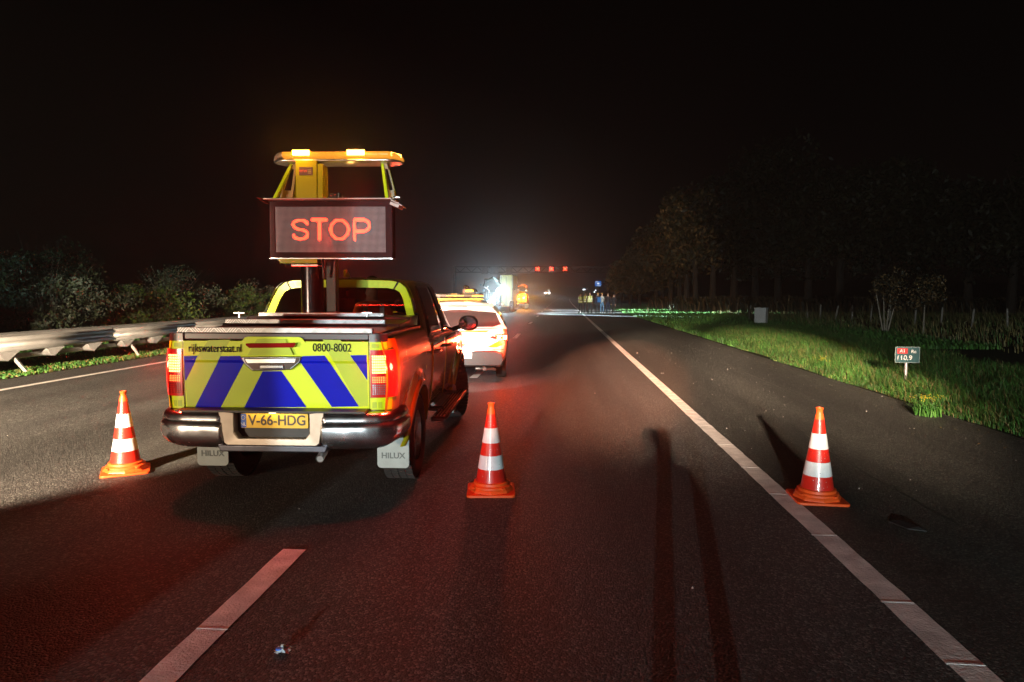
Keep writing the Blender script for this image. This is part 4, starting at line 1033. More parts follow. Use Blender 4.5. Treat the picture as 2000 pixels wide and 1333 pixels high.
v = at(910, 22.0); person((v.x, v.y, 0), 2.0, 'person beyond the police car, only the head showing above its roof bar', navy, black_c, seed=8, hgt=1.92)
v = at(926, 24.0); person((v.x, v.y, 0), 1.2, 'person in pale jacket just beyond the police car beside the bright lamps', white_c, black_c, seed=9, hgt=1.82)
# occupant of the pickup
pr_ = person((TX + .10 - 2.55 * TR, TY + 2.70, .21), TR + .35, 'person in an orange reflective jacket seen through the rear window of the pickup', orange_c, orange_c, vest=orange_c, seed=10, hgt=1.62, pose='sit')

# ------------------------------------------------------------------ gantry with lane signals
GY_ = 176.0
gs_ = M('gantry_steel', (.12, .11, .11), rough=.5, metal=.2, var=.15, vs=1)
ga = empty('signal_gantry', (0, GY_, 0), 0, 'lattice gantry across the motorway with three lit red cross signals', 'gantry')
X0, X1 = at(888, GY_).x, at(1203, GY_).x; ZT, ZB = 8.55, 7.15
b = MB(); b.box((X0, 0, 4.2), (.6, .6, 8.6)); b.build('post', gs_, ga, bevel=.03)
b = MB(); b.box((X1, 0, 4.2), (.6, .6, 8.6)); b.build('post', gs_, ga, bevel=.03)
b = MB()
for z in (ZB, ZT):
    for y in (-.6, .6): b.box(((X0 + X1) / 2, y, z), (X1 - X0, .20, .20))
b.build('chord', gs_, ga)
b = MB(); n = 28
for k in range(n):
    xa, xb = X0 + (X1 - X0) * k / n, X0 + (X1 - X0) * (k + 1) / n
    b.tube([(xa, -.6, ZB if k % 2 else ZT), (xb, -.6, ZT if k % 2 else ZB)], .07, n=4)
lat = b.build('lattice', gs_, ga)
redx = M('red_cross_lit', (1, .1, .05), emit=(1, .05, .02), es=13)
for px in (1050, 1076.8, 1103):
    x = at(px, GY_).x; z = at(px, GY_, 526).z
    b = MB(); b.box((x, -.85, z), (1.5, .3, 1.6)); bx = b.build('signal_box', M('signal_black', (.01, .008, .008), rough=.6), ga, bevel=.03)
    b = MB()
    for sgn in (-1, 1): b.box((x, -1.03 - .01 * sgn, z), (1.15, .03, .22), ry=sgn * RD(45))
    b.build('red_cross', redx, bx)
    l = lamp('signal_lamp', 'POINT', (x, -1.5, z), 10, (1, .03, .02), size=.3, parent=ga)
for px, w, h in ((947, 12, 13), (966, 16, 13), (995, 12, 14)):
    x = at(px, GY_).x
    b = MB(); b.box((x, -.9, at(px, GY_, 529).z), (w * .132, .25, h * .132)); b.build('sign_panel', M('panel_grey', (.34, .31, .31), rough=.5, var=.1, vs=2), ga)

# ------------------------------------------------------------------ recovery lorry with crane and work lamps
LY = 60.0
lo = empty('recovery_lorry', (at(968, LY).x, LY, 0), 0, 'dark recovery lorry with a silver crane arm and two dazzling white work lamps', 'lorry')
px2 = LY / FPX
def lx_(px): return (px - 968) * px2
def lz(py): return CAMH + (574 - py) * px2
dk = M('lorry_dark', (.05, .055, .055), rough=.5, var=.3, vs=2); ol = M('lorry_box_olive', (.30, .27, .10), rough=.6, var=.15, vs=1.5)
b = MB(); b.prism(rrect(lx_(976), lz(600), lx_(1002), lz(537), .08), .3, 6.0); b.build('box_body', ol, lo, bevel=.04)
b = MB(); b.box((lx_(988), .27, lz(570)), (.05, .06, 2.6)); b.box((lx_(1000), .27, lz(568)), (.07, .08, 2.9)); b.box((lx_(978), .27, lz(568)), (.07, .08, 2.9)); b.build('box_rib', dk, lo)
b = MB(); b.box((lx_(958), 1.0, lz(585)), (1.9, 3.6, 1.15)); b.box((lx_(960), 2.0, lz(560)), (1.6, 2.0, 1.4)); b.build('cab', dk, lo, bevel=.12)
b = MB(); b.box((lx_(955), -.9, lz(594)), (2.1, .25, .55)); b.box((lx_(955), -1.0, lz(583)), (2.0, .1, .07)); b.build('bumper', dk, lo, bevel=.04)
for k in range(6):
    b = MB(); b.box((lx_(952 + 3.6 * k), -.86, lz(577)), (.035, .04, .55)); b.build('rail_bar', steel2, lo)
b = MB(); b.tube([(lx_(944), .2, lz(560)), (lx_(950), .2, lz(550)), (lx_(962), .2, lz(544)), (lx_(976), .2, lz(556))], [.10, .16, .18, .12], n=8); b.build('crane_boom', dk, lo, smooth=50)
b = MB(); b.tube([(lx_(946), -.2, lz(561)), (lx_(951), -.2, lz(564)), (lx_(955), -.2, lz(567)), (lx_(960), -.2, lz(583))], .05, n=6); b.tube([(lx_(951), -.2, lz(564)), (lx_(954), -.2, lz(559))], .05, n=6); b.build('crane_arm', M('arm_silver', (.8, .85, .88), rough=.4), lo)
b = MB(); b.tube([(lx_(964), -.2, lz(541)), (lx_(972), -.2, lz(551))], .10, n=6); b.build('boom_marking', M('boom_stripe', (.6, .7, .7), rough=.4), lo)
for k, (px, py, w) in enumerate(((929, 566, 3), (944, 568, 4), (938, 557, 3))):
    b = MB(); b.box((lx_(px), .1, lz(py)), (w * px2, .2, w * px2)); b.build('work_panel', M('panel_pale', (.35, .5, .55), rough=.5, emit=(.35, .6, .7), es=.25), lo, bevel=.02)
for px, py, s in ((978, 569, .25), (962.5, 591, .27)):
    b = MB(); b.lathe([(0, -.05), (s * .8, -.04), (s, 0), (s * .9, .12), (0, .14)], n=20, c=(lx_(px), -1.05, lz(py)), axis='y'); wl_ = b.build('work_lamp', M('work_lamp_white', (1, 1, 1), emit=(.55, .85, 1.0), es=210), lo, smooth=50)
    lamp('work_lamp_beam', 'SPOT', (lx_(px), -1.15, lz(py)), 120, (.75, .95, 1), size=.12, ang=150, blend=.6, az=180, el=-10, parent=lo)
b = MB(); b.box((lx_(983), -.95, lz(594)), (.16, .05, .10)); b.build('marker_lamp', M('amber_marker', (1, .5, .05), emit=(1, .40, .03), es=5), lo)
for x in (lx_(1000), lx_(950)):
    for y in (-.2, 4.2):
        b = MB(); b.lathe([(.2, -.18), (.46, -.18), (.5, -.13), (.5, .13), (.46, .18), (.2, .18)], n=32, c=(x, y, .5), axis='x'); b.build('wheel', rubber, lo, smooth=40)
# low side lamps of the lorry sweep the lanes to its side (the bright bands on the road)
for y, az_, el, pw, an in ((-1.6, 128, -11.0, 130000, 10), (1.2, 92, -11.0, 240000, 14), (9.0, 84, -10.0, 300000, 10)):
    lamp('side_work_lamp', 'SPOT', (lx_(1002) + .30, y, 2.05), pw, (.72, .94, 1.0), size=.05, ang=an, blend=.5, az=az_, el=el, parent=lo)
    b = MB(); b.lathe([(0, .10), (.06, .09), (.08, 0), (0, 0)], n=14, c=(lx_(1002) + .02, y, 2.05), axis='x')
    b.build('side_lamp_head', dk, lo)
    lamp('low_side_lamp', 'SPOT', (lx_(1002) + .30, y + .2, .85), pw * .8, (.72, .94, 1.0), size=.05, ang=17, blend=.6, az=az_, el=-11.5, parent=lo)
b = MB(); b.box((lx_(996), 8.0, .95), (.5, 13.0, .5)); b.build('deck', dk, lo, bevel=.05)
b = MB(); b.box((lx_(1001), -1.9, .62), (.1, 3.6, .10)); b.build('underrun_bar', dk, lo)

# orange service truck further on
OY = 72.0
ot = empty('service_truck', (at(1018, OY).x, OY, 0), 0, 'orange service truck with amber beacons beyond the recovery lorry', 'truck')
q = OY / FPX
def ox(px): return (px - 1018) * q
def oz(py): return CAMH + (574 - py) * q
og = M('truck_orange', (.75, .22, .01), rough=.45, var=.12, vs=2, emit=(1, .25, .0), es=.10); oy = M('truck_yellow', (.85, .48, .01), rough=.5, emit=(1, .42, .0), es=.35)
b = MB(); b.box((ox(1020), 1.5, oz(582)), (.95, 4, .85)); b.box((ox(1021), 2.5, oz(597) + .3), (.9, 5, .3)); b.build('body', og, ot, bevel=.06)
b = MB(); b.box((ox(1018), 1.8, oz(572)), (.62, .9, .42)); b.build('rear_panel', oy, ot, bevel=.03)
b = MB(); b.box((ox(1006.5), .0, oz(557)), (.20, .25, .58)); b.build('warning_board', oy, ot)
b = MB(); b.box((ox(1011), 1.5, oz(559)), (.5, .8, .6)); b.box((ox(1022), 1.5, oz(564)), (.8, .8, .5)); b.build('crane_base', dk, ot, bevel=.04)
b = MB(); b.tube([(ox(1010), 1.2, oz(560)), (ox(1022), 1.2, oz(556)), (ox(1026), 1.2, oz(560))], .12, n=8); b.build('boom', og, ot)
for px, py, r_b, mt in ((1023.5, 582, .12, M('amber_beacon_hot', (1, .5, .05), emit=(1, .45, .05), es=30)), (1012, 592.5, .07, M('amber_beacon_low', (1, .5, .05), emit=(1, .45, .05), es=10)), (1028, 560, .07, M('red_beacon', (1, .1, .05), emit=(1, .03, .02), es=14)), (1028, 567.5, .05, M('white_beacon', (1, 1, .9), emit=(1, 1, .9), es=4))):
    b = MB(); b.lathe([(0, -r_b), (r_b * .7, -r_b * .7), (r_b, 0), (r_b * .7, r_b * .7), (0, r_b)], n=14, c=(ox(px), -.75, oz(py))); b.build('beacon', mt, ot, smooth=60)
lamp('beacon_lamp', 'POINT', (ox(1023.5), -1.2, oz(582)), 900, (1, .40, .04), size=.1, parent=ot)
for x in (ox(1013), ox(1027)):
    for y in (.3, 4): b = MB(); b.lathe([(.15, -.12), (.40, -.12), (.42, 0), (.40, .12), (.15, .12)], n=24, c=(x, y, .42), axis='x'); b.build('wheel', rubber, ot, smooth=40)

# oncoming car far away
FY = 240.0; fc = empty('oncoming_car', (at(1069, FY).x, FY, 0), 0, 'distant car with two round white headlights on the far carriageway', 'car')
b = MB(); b.prism([(0, .4), (4.2, .4), (4.2, .9), (3.3, .95), (2.9, 1.4), (1.3, 1.4), (.8, .9), (0, .8)], -.9, .9, axis='x'); b.build('body', dk, fc, bevel=.1)
for s in (-1, 1):
    b = MB(); b.lathe([(0, -.1), (.24, -.05), (.28, .05), (0, .08)], n=16, c=(s * .62, -.05, 1.95), axis='y'); b.build('headlight', M('far_head', (1, 1, .9), emit=(1, .93, .78), es=25), fc)
b = MB(); b.box((.4, 2, 2.9), (.35, .35, .35)); b.build('roof_lamp', M('far_lamp', (1, 1, 1), emit=(1, .95, .85), es=4), fc, bevel=.05)

# blue lit direction sign
BY = 200.0; v = at(1168, BY, 554.5)
bs_ = empty('blue_route_sign', (v.x, BY, 0), 0, 'small blue and white lit sign on two legs above the heads of the onlookers', 'sign')
b = MB(); b.box((0, 0, v.z), (1.75, .12, 1.5)); b.build('panel', M('sign_blue_lit', (.02, .2, .8), rough=.4, emit=(.02, .22, .85), es=.8), bs_)
b = MB()
for (x, z, w, h) in ((-.35, .5, .9, .22), (.1, .1, .55, .45), (0, -.05, 1.5, .10), (.2, -.58, 1.1, .2)): b.box((x, -.08, v.z + z), (w, .03, h))
b.build('white_field', M('sign_white_lit', (.9, .9, .9), emit=(.8, .92, 1), es=.8), bs_)
b = MB(); b.box((-.5, 0, v.z / 2), (.1, .1, v.z)); b.box((.5, 0, v.z / 2), (.1, .1, v.z)); b.build('leg', gs_, bs_)
lampm = M('far_white', (1, 1, 1), emit=(.8, .9, 1), es=9)
for px, py, nm in ((1139, 566, 'cool'), (1142.5, 566, 'cool'), (1161, 571, 'w'), (1163.5, 567.5, 'w')):
    v = at(px, 260, py); b = MB(); b.box((0, 0, v.z / 2), (.12, .12, v.z)); o = b.build('marker_light', gs_, None, loc=(v.x, 260, 0))
    tag(o, {1139: 'far bluish light, the one nearer the edge line of a close pair', 1142.5: 'far bluish light, the one nearer the verge of a close pair', 1161: 'far white light low beside the blue sign', 1163.5: 'far white light just under the blue sign'}[px], 'light')
    b = MB(); b.lathe([(0, -.2), (.15, -.15), (.2, 0), (.15, .15), (0, .2)], n=12, c=(0, 0, v.z)); b.build('lit_head', lampm, o, smooth=60)

# ------------------------------------------------------------------ hectometre sign
p = gnd(1768, 751)
hs = empty('distance_sign', (p.x, p.y, 0), -.10, 'small dark green sign reading A1 Re 110.9 on a short pipe in the grass', 'sign')
b = MB(); b.tube([(0, 0, -.05), (0, 0, .52)], .027, n=16); b.build('pole', M('pole_galv', (.42, .42, .42), rough=.4, metal=.5, var=.2), hs, smooth=60)
zc = .555; W_, H_ = .425, .30
b = MB(); b.prism(rrect(-W_ / 2, zc - H_ / 2, W_ / 2, zc + H_ / 2, .02), -.045, -.030); b.build('sign_edge', M('sign_white', (.13, .18, .17), rough=.4), hs, bevel=.002)
b = MB(); b.prism(rrect(-W_ / 2 + .012, zc - H_ / 2 + .012, W_ / 2 - .012, zc + H_ / 2 - .012, .014), -.048, -.045); b.build('sign_face', M('sign_green', (.006, .050, .055), rough=.4), hs)
b = MB(); b.prism(rrect(-W_ / 2 + .035, zc + .02, -.0, zc + H_ / 2 - .03, .006), -.0505, -.048); b.build('route_box', M('sign_red', (.40, .012, .012), rough=.4), hs)
sw = M('sign_letter', (.50, .52, .50), rough=.4)
text('route_lettering', 'A1', .085, sw, hs, (-.088, -.051, zc + .070), (pi / 2, 0, 0), depth=.0008, bold=.001)
text('side_lettering', 'Re', .085, sw, hs, (.105, -.049, zc + .062), (pi / 2, 0, 0), depth=.0008, bold=.0012)
text('distance_lettering', '110.9', .125, sw, hs, (-.055, -.049, zc - .060), (pi / 2, 0, 0), depth=.0008, bold=.001)

# cabinet
p = gnd(1486, 633)
cb = empty('utility_cabinet', (p.x, p.y, 0), -.55, 'pale roadside cabinet standing alone on the dark grass before the trees', 'cabinet')
cbm = M('cabinet_grey', (.50, .50, .48), rough=.5, var=.06, vs=3)
b = MB(); b.box((0, 0, .46), (.62, .44, .84)); b.build('housing', cbm, cb, bevel=.01)
b = MB(); b.box((0, 0, .90), (.68, .50, .04)); b.build('lid', cbm, cb, bevel=.006)
b = MB(); b.box((0, 0, .02), (.56, .38, .08)); b.build('plinth', trim, cb)
b = MB(); b.box((0, -.226, .46), (.56, .012, .76)); d = b.build('door', cbm, cb, bevel=.003); b = MB(); b.box((.2, -.238, .46), (.02, .02, .1)); b.build('lock', chrome_dull, d)
lamp_ob = None
# field fence posts
wd = M('weathered_wood', (.22, .20, .17), rough=.9, var=.3, vs=6, bump=.4, bs=30)
posts = [(1463, 626, 5), (1577, 624, -3), (1602, 624, 0), (1631, 626, 10), (1664, 626, 0), (1700.5, 628, 2), (1738, 626, 0), (1787, 635, 1), (1838, 636, 2), (1898, 640, 4), (1967.5, 642, -3)]
for i, (px, py, tl_) in enumerate(posts):
    p = gnd(px, py); b = MB(); h = 1.0 if i != 1 else .5
    b.tube([(0, 0, -.1), (RD(tl_) * h * .5, 0, h * .5), (RD(tl_) * h, 0, h * .93), (RD(tl_) * h, 0, h)], [.052, .05, .048, .03], n=8)
    o = b.build('fence_post', wd, None, smooth=40, loc=(p.x, p.y, 0)); o['group'] = 'wooden posts of the field fence'; o['category'] = 'fence post'
    o['label'] = ['wooden fence post rising just behind the utility cabinet', 'short stub of a wooden fence post between the cabinet and the long row', 'first full post of the field fence counted from the cabinet', 'wooden fence post that leans clearly to one side', 'upright fence post next after the leaning one', 'fence post standing before the thin many stemmed young tree', 'fence post just behind the many stemmed young tree', 'fence post close beside the single stemmed young tree', 'fence post past the single stemmed young tree', 'last but one post of the field fence', 'last post of the field fence at the picture edge'][i]
# delineator posts
for px, py, h, lab in ((1218, 588, 1.0, 'white marker post on the lit grass just behind the onlookers'), (1265, 611, .45, 'short red and white marker peg in the verge')):
    p = gnd(px, py); b = MB(); b.box((0, 0, h / 2), (.14, .06, h)); o = b.build('marker_post', M('post_white', (.6, .62, .58), rough=.5), None, bevel=.01, loc=(p.x, p.y, 0)); tag(o, lab, 'marker post')
    b = MB(); b.box((0, -.033, h * .8), (.10, .006, h * .12)); b.build('reflector', M('refl_red', (.6, .04, .02), emit=None), o)

# the photographer, standing at the camera; only the shadow of the legs and body reaches the picture
person((.10, -.42, 0), 0.0, 'photographer in dark clothes whose long leg shadows fall across the near lane', black_c, black_c, seed=21, hgt=1.74, fold=True)

# litter
p = gnd(552, 1276)
b = MB(); random.seed(5)
rows = []
for i in range(7):
    rows.append([(.011 * (i - 3) + random.uniform(-.006, .006), .009 * (j - 3) + random.uniform(-.006, .006), .004 + .022 * random.random() * (1 - abs(i - 3) / 4)) for j in range(7)])
b.grid(rows); o = b.build('paper_scrap', M('paper', (.75, .82, .85), rough=.6, var=.1, vs=40), None, smooth=0, loc=(p.x, p.y, .006)); tag(o, 'crumpled scrap of white paper with a blue print lying on the near lane', 'litter')
b = MB(); b.lathe([(0, .030), (.013, .028), (.014, .022)], n=12, c=(-.01, -.02, 0)); b.build('blue_print', M('paper_blue', (.02, .2, .8), rough=.4), o)
b = MB(); b.box((.0, 0, .018), (.012, .010, .034), rx=.2); b.build('paper_fold', M('paper', (.75, .82, .85)), o)
p = gnd(1767, 1030)
b = MB(); b.add([(-.06, .10, .004), (.02, .12, .012), (.07, -.05, .020), (.10, -.10, .006), (-.02, -.08, .014)], [(0, 1, 2), (0, 2, 4), (2, 3, 4)]); o = b.build('rubber_strip', rubber, None, loc=(p.x, p.y, .004)); sd = o.modifiers.new('t', 'SOLIDIFY'); sd.thickness = .006
tag(o, 'dark flap of torn rubber lying on the hard shoulder near the edge line cone', 'debris')
# loose stones on the road
b = MB(); random.seed(11)
def stone(x, y, s):
    vs = [(x + s * random.uniform(.6, 1) * cos(a), y + s * random.uniform(.6, 1) * sin(a), .002) for a in (0, 1.5, 3.1, 4.6)] + [(x, y, s * 1.1 + .002)]
    b.add(vs, [(0, 1, 4), (1, 2, 4), (2, 3, 4), (3, 0, 4)])
for k in range(230):
    if k < 150: x, y = random.uniform(2.0, 5.3), random.uniform(4.5, 26)
    else: x, y = random.uniform(-9.4, 5.2), random.uniform(2.6, 22)
    stone(x, y, random.choice([.003, .003, .004, .006, .009]) * random.uniform(.6, 1.1) * (1 + y / 30))
tag(b.build('loose_stones', M('stone_pale', (.55, .52, .48), rough=.6, var=.4, vs=30), None), 'pale chippings and grit scattered over the hard shoulder and lanes', 'gravel', kind='stuff')
# ------------------------------------------------------------------ vegetation
def leafmat(nm, c, var=.5, vs=.9):
    m_ = M(nm, c, rough=.55, var=var, vs=vs, spec=.25); return m_
def blades(name, xy, hmin, hmax, w, mats, lean_=.35, wind=(-.25, .1), mi=None, dens=None):
    n = len(xy); h = rng.uniform(hmin, hmax, n) * (1 if dens is None else dens)
    a = rng.uniform(0, 2 * pi, n); L = rng.uniform(.1, 1, n) * lean_
    dx = np.cos(a) * L + wind[0] * rng.uniform(.3, 1.2, n); dy = np.sin(a) * L + wind[1] * rng.uniform(.3, 1.2, n)
    wa = rng.uniform(0, pi, n); wx, wy = np.cos(wa) * w * (.6 + rng.random(n) * .8) / 2, np.sin(wa) * w * (.6 + rng.random(n) * .8) / 2
    z = np.zeros(n) - .02; x, y = xy[:, 0], xy[:, 1]
    P = []
    mx, my, mz = x + dx * h * .30, y + dy * h * .30, h * .60; tx, ty, tz = x + dx * h, y + dy * h, h * (1 - .35 * (L / max(lean_, .01)) * .6)
    V = np.stack([np.stack([x - wx, y - wy, z], 1), np.stack([x + wx, y + wy, z], 1), np.stack([mx + wx * .8, my + wy * .8, mz], 1), np.stack([mx - wx * .8, my - wy * .8, mz], 1),
                  np.stack([mx - wx * .8, my - wy * .8, mz], 1), np.stack([mx + wx * .8, my + wy * .8, mz], 1), np.stack([tx + wx * .1, ty + wy * .1, tz], 1), np.stack([tx - wx * .1, ty - wy * .1, tz], 1)], 1).reshape(-1, 3)
    idx = np.repeat(rng.integers(0, len(mats), n), 2)
    return big_mesh(name, V, 4, mats, idx)
gA = leafmat('grass_green', (.035, .125, .018)); gB = leafmat('grass_light', (.065, .18, .028)); gC = leafmat('grass_dark', (.028, .085, .014)); gD = leafmat('grass_dry', (.17, .14, .05))
N = 90000
y = 5 + rng.random(N) ** 1.5 * 30; x = 5.42 + rng.random(N) ** 1.35 * (2.6 + y * .12) + np.sin(y * 1.7) * .05 + (y > 18) * .1
cl = .55 + .45 * np.sin(x * 2.1 + np.sin(y * 1.3) * 2) * np.cos(y * 1.1 + x) + rng.uniform(-.25, .25, N)
edge = np.clip((x - 5.35) / .5, .25, 1)
o = blades('verge_grass', np.stack([x, y], 1), .07, .30, .008, [gA, gA, gB, gC, gD], lean_=.85, dens=np.clip(.65 + .5 * cl, .3, 1.3) * edge)
tag(o, 'long tufted green grass along the edge of the hard shoulder', 'grass', kind='stuff')
N = 60000
y = 22 + rng.random(N) ** 1.3 * 95; x = 5.5 + xoff(0) + rng.random(N) ** 1.2 * (5 + y * .14)
o = blades('verge_grass', np.stack([x, y], 1), .08, .24, .035, [gA, gB, gB, gC], dens=.8)
tag(o, 'shorter lit grass of the verge running back to the trees', 'grass', kind='stuff')
N = 26000
y = 15 + rng.random(N) * 50; x = 13 + rng.random(N) * 34
o = blades('field_grass', np.stack([x, y], 1), .10, .45, .03, [gC, gD, gD], dens=.9)
tag(o, 'rough dark field grass round the fence posts', 'grass', kind='stuff')
# median weeds: low broad leaves and moss
N = 46000
y = 6 + rng.random(N) ** 1.4 * 42; x = -10.62 - rng.random(N) ** .8 * 2.5
cl = .6 + .5 * np.sin(x * 3.3 + y) * np.sin(y * 2.3)
o = blades('median_weeds', np.stack([x, y], 1), .02, .10, .035, [gA, gC, gB, gD], lean_=.9, dens=np.clip(cl, .25, 1.2))
tag(o, 'low weeds and moss growing under the crash barrier', 'weeds', kind='stuff')
N = 26000
y = 6 + rng.random(N) * 60; x = -12.6 - rng.random(N) * 3.4
o = blades('median_grass', np.stack([x, y], 1), .08, .30, .02, [gA, gC], dens=.8)
tag(o, 'dark grass beyond the crash barrier', 'grass', kind='stuff')
# ragwort clump beside the sign
def clump(px, py, label, n, h, fl, nm):
    p = gnd(px, py); r = empty(nm, (p.x, p.y, 0), 0, label, 'plant')
    a = rng.random((n, 2)) * 2 * pi; rad = rng.random(n) ** .7 * .17
    o = blades('leaves', np.stack([np.cos(a[:, 0]) * rad, np.sin(a[:, 0]) * rad], 1), h * .3, h * .85, .016, [gB, gA], lean_=.9); o.parent = r; o['kind'] = 'stuff'
    st = MB(); hd = MB()
    for k in range(14):
        a0 = random.uniform(0, 6.28); rr = random.uniform(.02, .20); ht = random.uniform(.75, 1.05) * h; q = Vector((cos(a0) * rr, sin(a0) * rr, ht))
        st.tube([(q.x * .4, q.y * .4, 0), (q.x * .8, q.y * .8, ht * .6), q], .003, n=4)
        for f in range(4): hd.lathe([(0, .004), (.007, .002), (.0, -.004)], n=6, c=(q.x + random.uniform(-.03, .03), q.y + random.uniform(-.03, .03), ht + random.uniform(-.03, .02)))
    st.build('stem', gA, r)
    if fl: hd.build('flower', M('flower_yellow', (.75, .55, .03), rough=.6), r)
clump(1812, 812, 'leafy clump with small yellow flowers at the road edge beside the distance sign', 150, .28, True, 'flowering_weed')
clump(1605, 722, 'small clump with a few yellow flowers farther along the verge than the sign', 220, .26, True, 'flowering_weed')

def leaf_cloud(center, radii, n, size, parent, name, mats, squash=1.0, lobes=9, hollow=.35, lr=(.35, .62), ld=(.25, .75)):
    cs = []
    for k in range(lobes):
        d = rng.normal(size=3); d /= np.linalg.norm(d); cs.append((np.array(d) * np.array(radii) * rng.uniform(*ld), rng.uniform(*lr)))
    L = rng.integers(0, lobes, n); C = np.array([c for c, _ in cs])[L]; Rr = np.array([r for _, r in cs])[L][:, None]
    d = rng.normal(size=(n, 3)); d /= np.linalg.norm(d, axis=1)[:, None]
    P = C + d * (hollow + (1 - hollow) * rng.random((n, 1)) ** .6) * Rr * np.array(radii)
    P[:, 2] = np.maximum(P[:, 2], -radii[2] * .98); P += np.array(center)
    a = rng.normal(size=(n, 3)); a /= np.linalg.norm(a, axis=1)[:, None]; c = np.cross(a, rng.normal(size=(n, 3))); c /= np.linalg.norm(c, axis=1)[:, None]
    s = (size * rng.uniform(.5, 1.3, n))[:, None]
    V = np.stack([P - a * s, P + c * s * .45, P + a * s, P - c * s * .45], 1).reshape(-1, 3)
    return big_mesh(name, V, 4, mats, rng.integers(0, len(mats), n), parent)
bk = M('bark', (.024, .017, .012), rough=.9, var=.35, vs=3, bump=.6, bs=20); bkp = M('bark_pale', (.26, .22, .17), rough=.9, var=.3, vs=3, bump=.5, bs=20)
lvA = leafmat('leaf_dull_green', (.022, .024, .010), vs=.35); lvB = leafmat('leaf_dark', (.011, .014, .007), vs=.3); lvC = leafmat('leaf_grey_green', (.15, .19, .15), vs=.5); lvD = leafmat('leaf_brown', (.12, .075, .03), vs=.4); lvE = leafmat('leaf_fresh', (.09, .16, .03), vs=.5); twig = M('twig', (.14, .13, .11), rough=.9)

buA = leafmat('bush_green', (.07, .10, .05), vs=.5); buB = leafmat('bush_dark', (.04, .06, .03), vs=.5); buD = leafmat('bush_brown', (.13, .10, .06), vs=.5)
# bushes on the far side of the barrier
BU = [(-23, 21, 4.6, 3.2, 0), (-20.5, 26, 3.3, 2.6, 1), (-24, 30, 4.4, 2.9, 0), (-20, 32, 2.4, 2.1, 2), (-22, 37, 3.1, 2.4, 1), (-25, 43, 3.4, 2.7, 1), (-20.5, 43, 2.1, 1.9, 2), (-23, 50, 2.7, 2.4, 3), (-21, 58, 2.4, 2.2, 3), (-23.5, 66, 2.6, 2.6, 3), (-22, 76, 2.8, 2.7, 3)]
LB = ['tallest dark green bush at the picture edge behind the crash barrier', 'grey green bush just beyond the tallest one', 'broad dark bush standing behind the grey green ones', 'low fresh green bush close behind the crash barrier', 'loose silvery bush in the middle of the bank', 'silvery bush set back from the others on the bank', 'low green bush at the foot of the silvery ones', 'brownish bush beginning the far dim part of the bank', 'low brownish bush next along the bank', 'brownish bush almost behind the mast of the pickup', 'farthest brownish bush of the bank']
for (x, y, h, r, kd), lab in zip(BU, LB):
    q = empty('bush', (x, y, 0), 0, lab, 'bush', 'bushes on the bank beyond the crash barrier')
    mats = [[buA, buB], [lvC, buA], [lvE, buA], [buD, lvC]][kd]
    leaf_cloud((0, 0, h * .42), (r * 1.25, r * 1.25, h * .60), 5200, .085, q, 'foliage', mats, lobes=34, lr=(.12, .36), ld=(.2, .95), hollow=.05)
    b = MB()
    for k in range(26):
        a = random.uniform(0, 6.28); rr = random.uniform(.3, 1.0) * r; ht = random.uniform(.6, 1.02) * h; b.tube([(cos(a) * .2, sin(a) * .2, 0), (cos(a) * rr * .5, sin(a) * rr * .5, ht * .6), (cos(a) * rr, sin(a) * rr, ht)], [.012, .008, .003], n=4)
    b.build('branches', twig, q)
# wood at the right: trunks one can tell apart, high dark crowns
TRS = [(1214, 84, 6.5, .14), (1231, 92, 7, .16), (1248, 92, 9, .2), (1281, 88, 12, .24), (1293, 84, 13, .26), (1309, 80, 14, .28), (1326, 80, 15, .26), (1341, 76, 15, .30), (1359, 72, 16, .26), (1392, 74, 16, .3), (1432, 76, 18, .34), (1474, 74, 19, .34), (1520, 72, 19, .34), (1578, 70, 18, .34), (1640, 68, 17, .34), (1716, 66, 16, .34), (1800, 66, 16, .34), (1890, 64, 15, .34), (1975, 60, 15, .34)]
TLB = ['low end tree standing before the gantry post', 'low tree at the very end of the wood above the onlookers', 'small tree second from the end of the wood', 'slim tree with an orange lit trunk, the end one of the lit trunks', 'tree with orange lit trunk next to the end one', 'tall tree with a bright orange trunk in the middle of the lit ones', 'tree with a dim trunk between two orange ones', 'tree with a thick orange lit trunk', 'last tree whose trunk is lit orange', 'tall dark tree just before the cabinet', 'tall dark tree behind the space before the cabinet', 'tall dark tree straight behind the utility cabinet', 'highest dark crown of the wood', 'dark tree behind the short fence stub', 'dark tree behind the leaning fence post', 'dark tree behind the many stemmed young tree', 'dark tree behind the single stemmed young tree', 'dark tree behind the last but one fence post', 'dark tree at the picture edge behind the last fence post']
for i, ((px, Y, H, tr_), lab) in enumerate(zip(TRS, TLB)):
    H *= .86; v = at(px, Y); q = empty('tree', (v.x, Y, 0), 0, lab, 'tree', 'trees of the wood beyond the verge')
    b = MB(); ln = random.uniform(-.3, .3); b.tube([(0, 0, -.1), (ln * .3, 0, H * .2), (ln, .1, H * .5), (ln * 1.2, 0, H * .85)], [tr_ * 1.2, tr_, tr_ * .7, tr_ * .15], n=10)
    for k in range(7):
        z = H * random.uniform(.28, .75); a = random.uniform(0, 6.28); L = H * .2; b.tube([(ln, 0, z), (ln + cos(a) * L * .5, sin(a) * L * .5, z + L * .3), (ln + cos(a) * L, sin(a) * L, z + L * .8)], [tr_ * .4, tr_ * .25, .02], n=5)
    b.build('trunk', bk, q, smooth=50)
    w = 2.0 + H * .13
    leaf_cloud((ln, 0, H * .62), (w, w, H * .42), 7000, .27, q, 'crown', [lvA, lvB, lvD] if i < 9 else [lvB, lvA], lobes=16)
N = 16000; y = 62 + rng.random(N) * 26; x = 11 + rng.random(N) * 50
o = blades('undergrowth', np.stack([x, y], 1), .4, 2.0, .12, [lvB, lvD, lvA], lean_=.8, dens=.9)
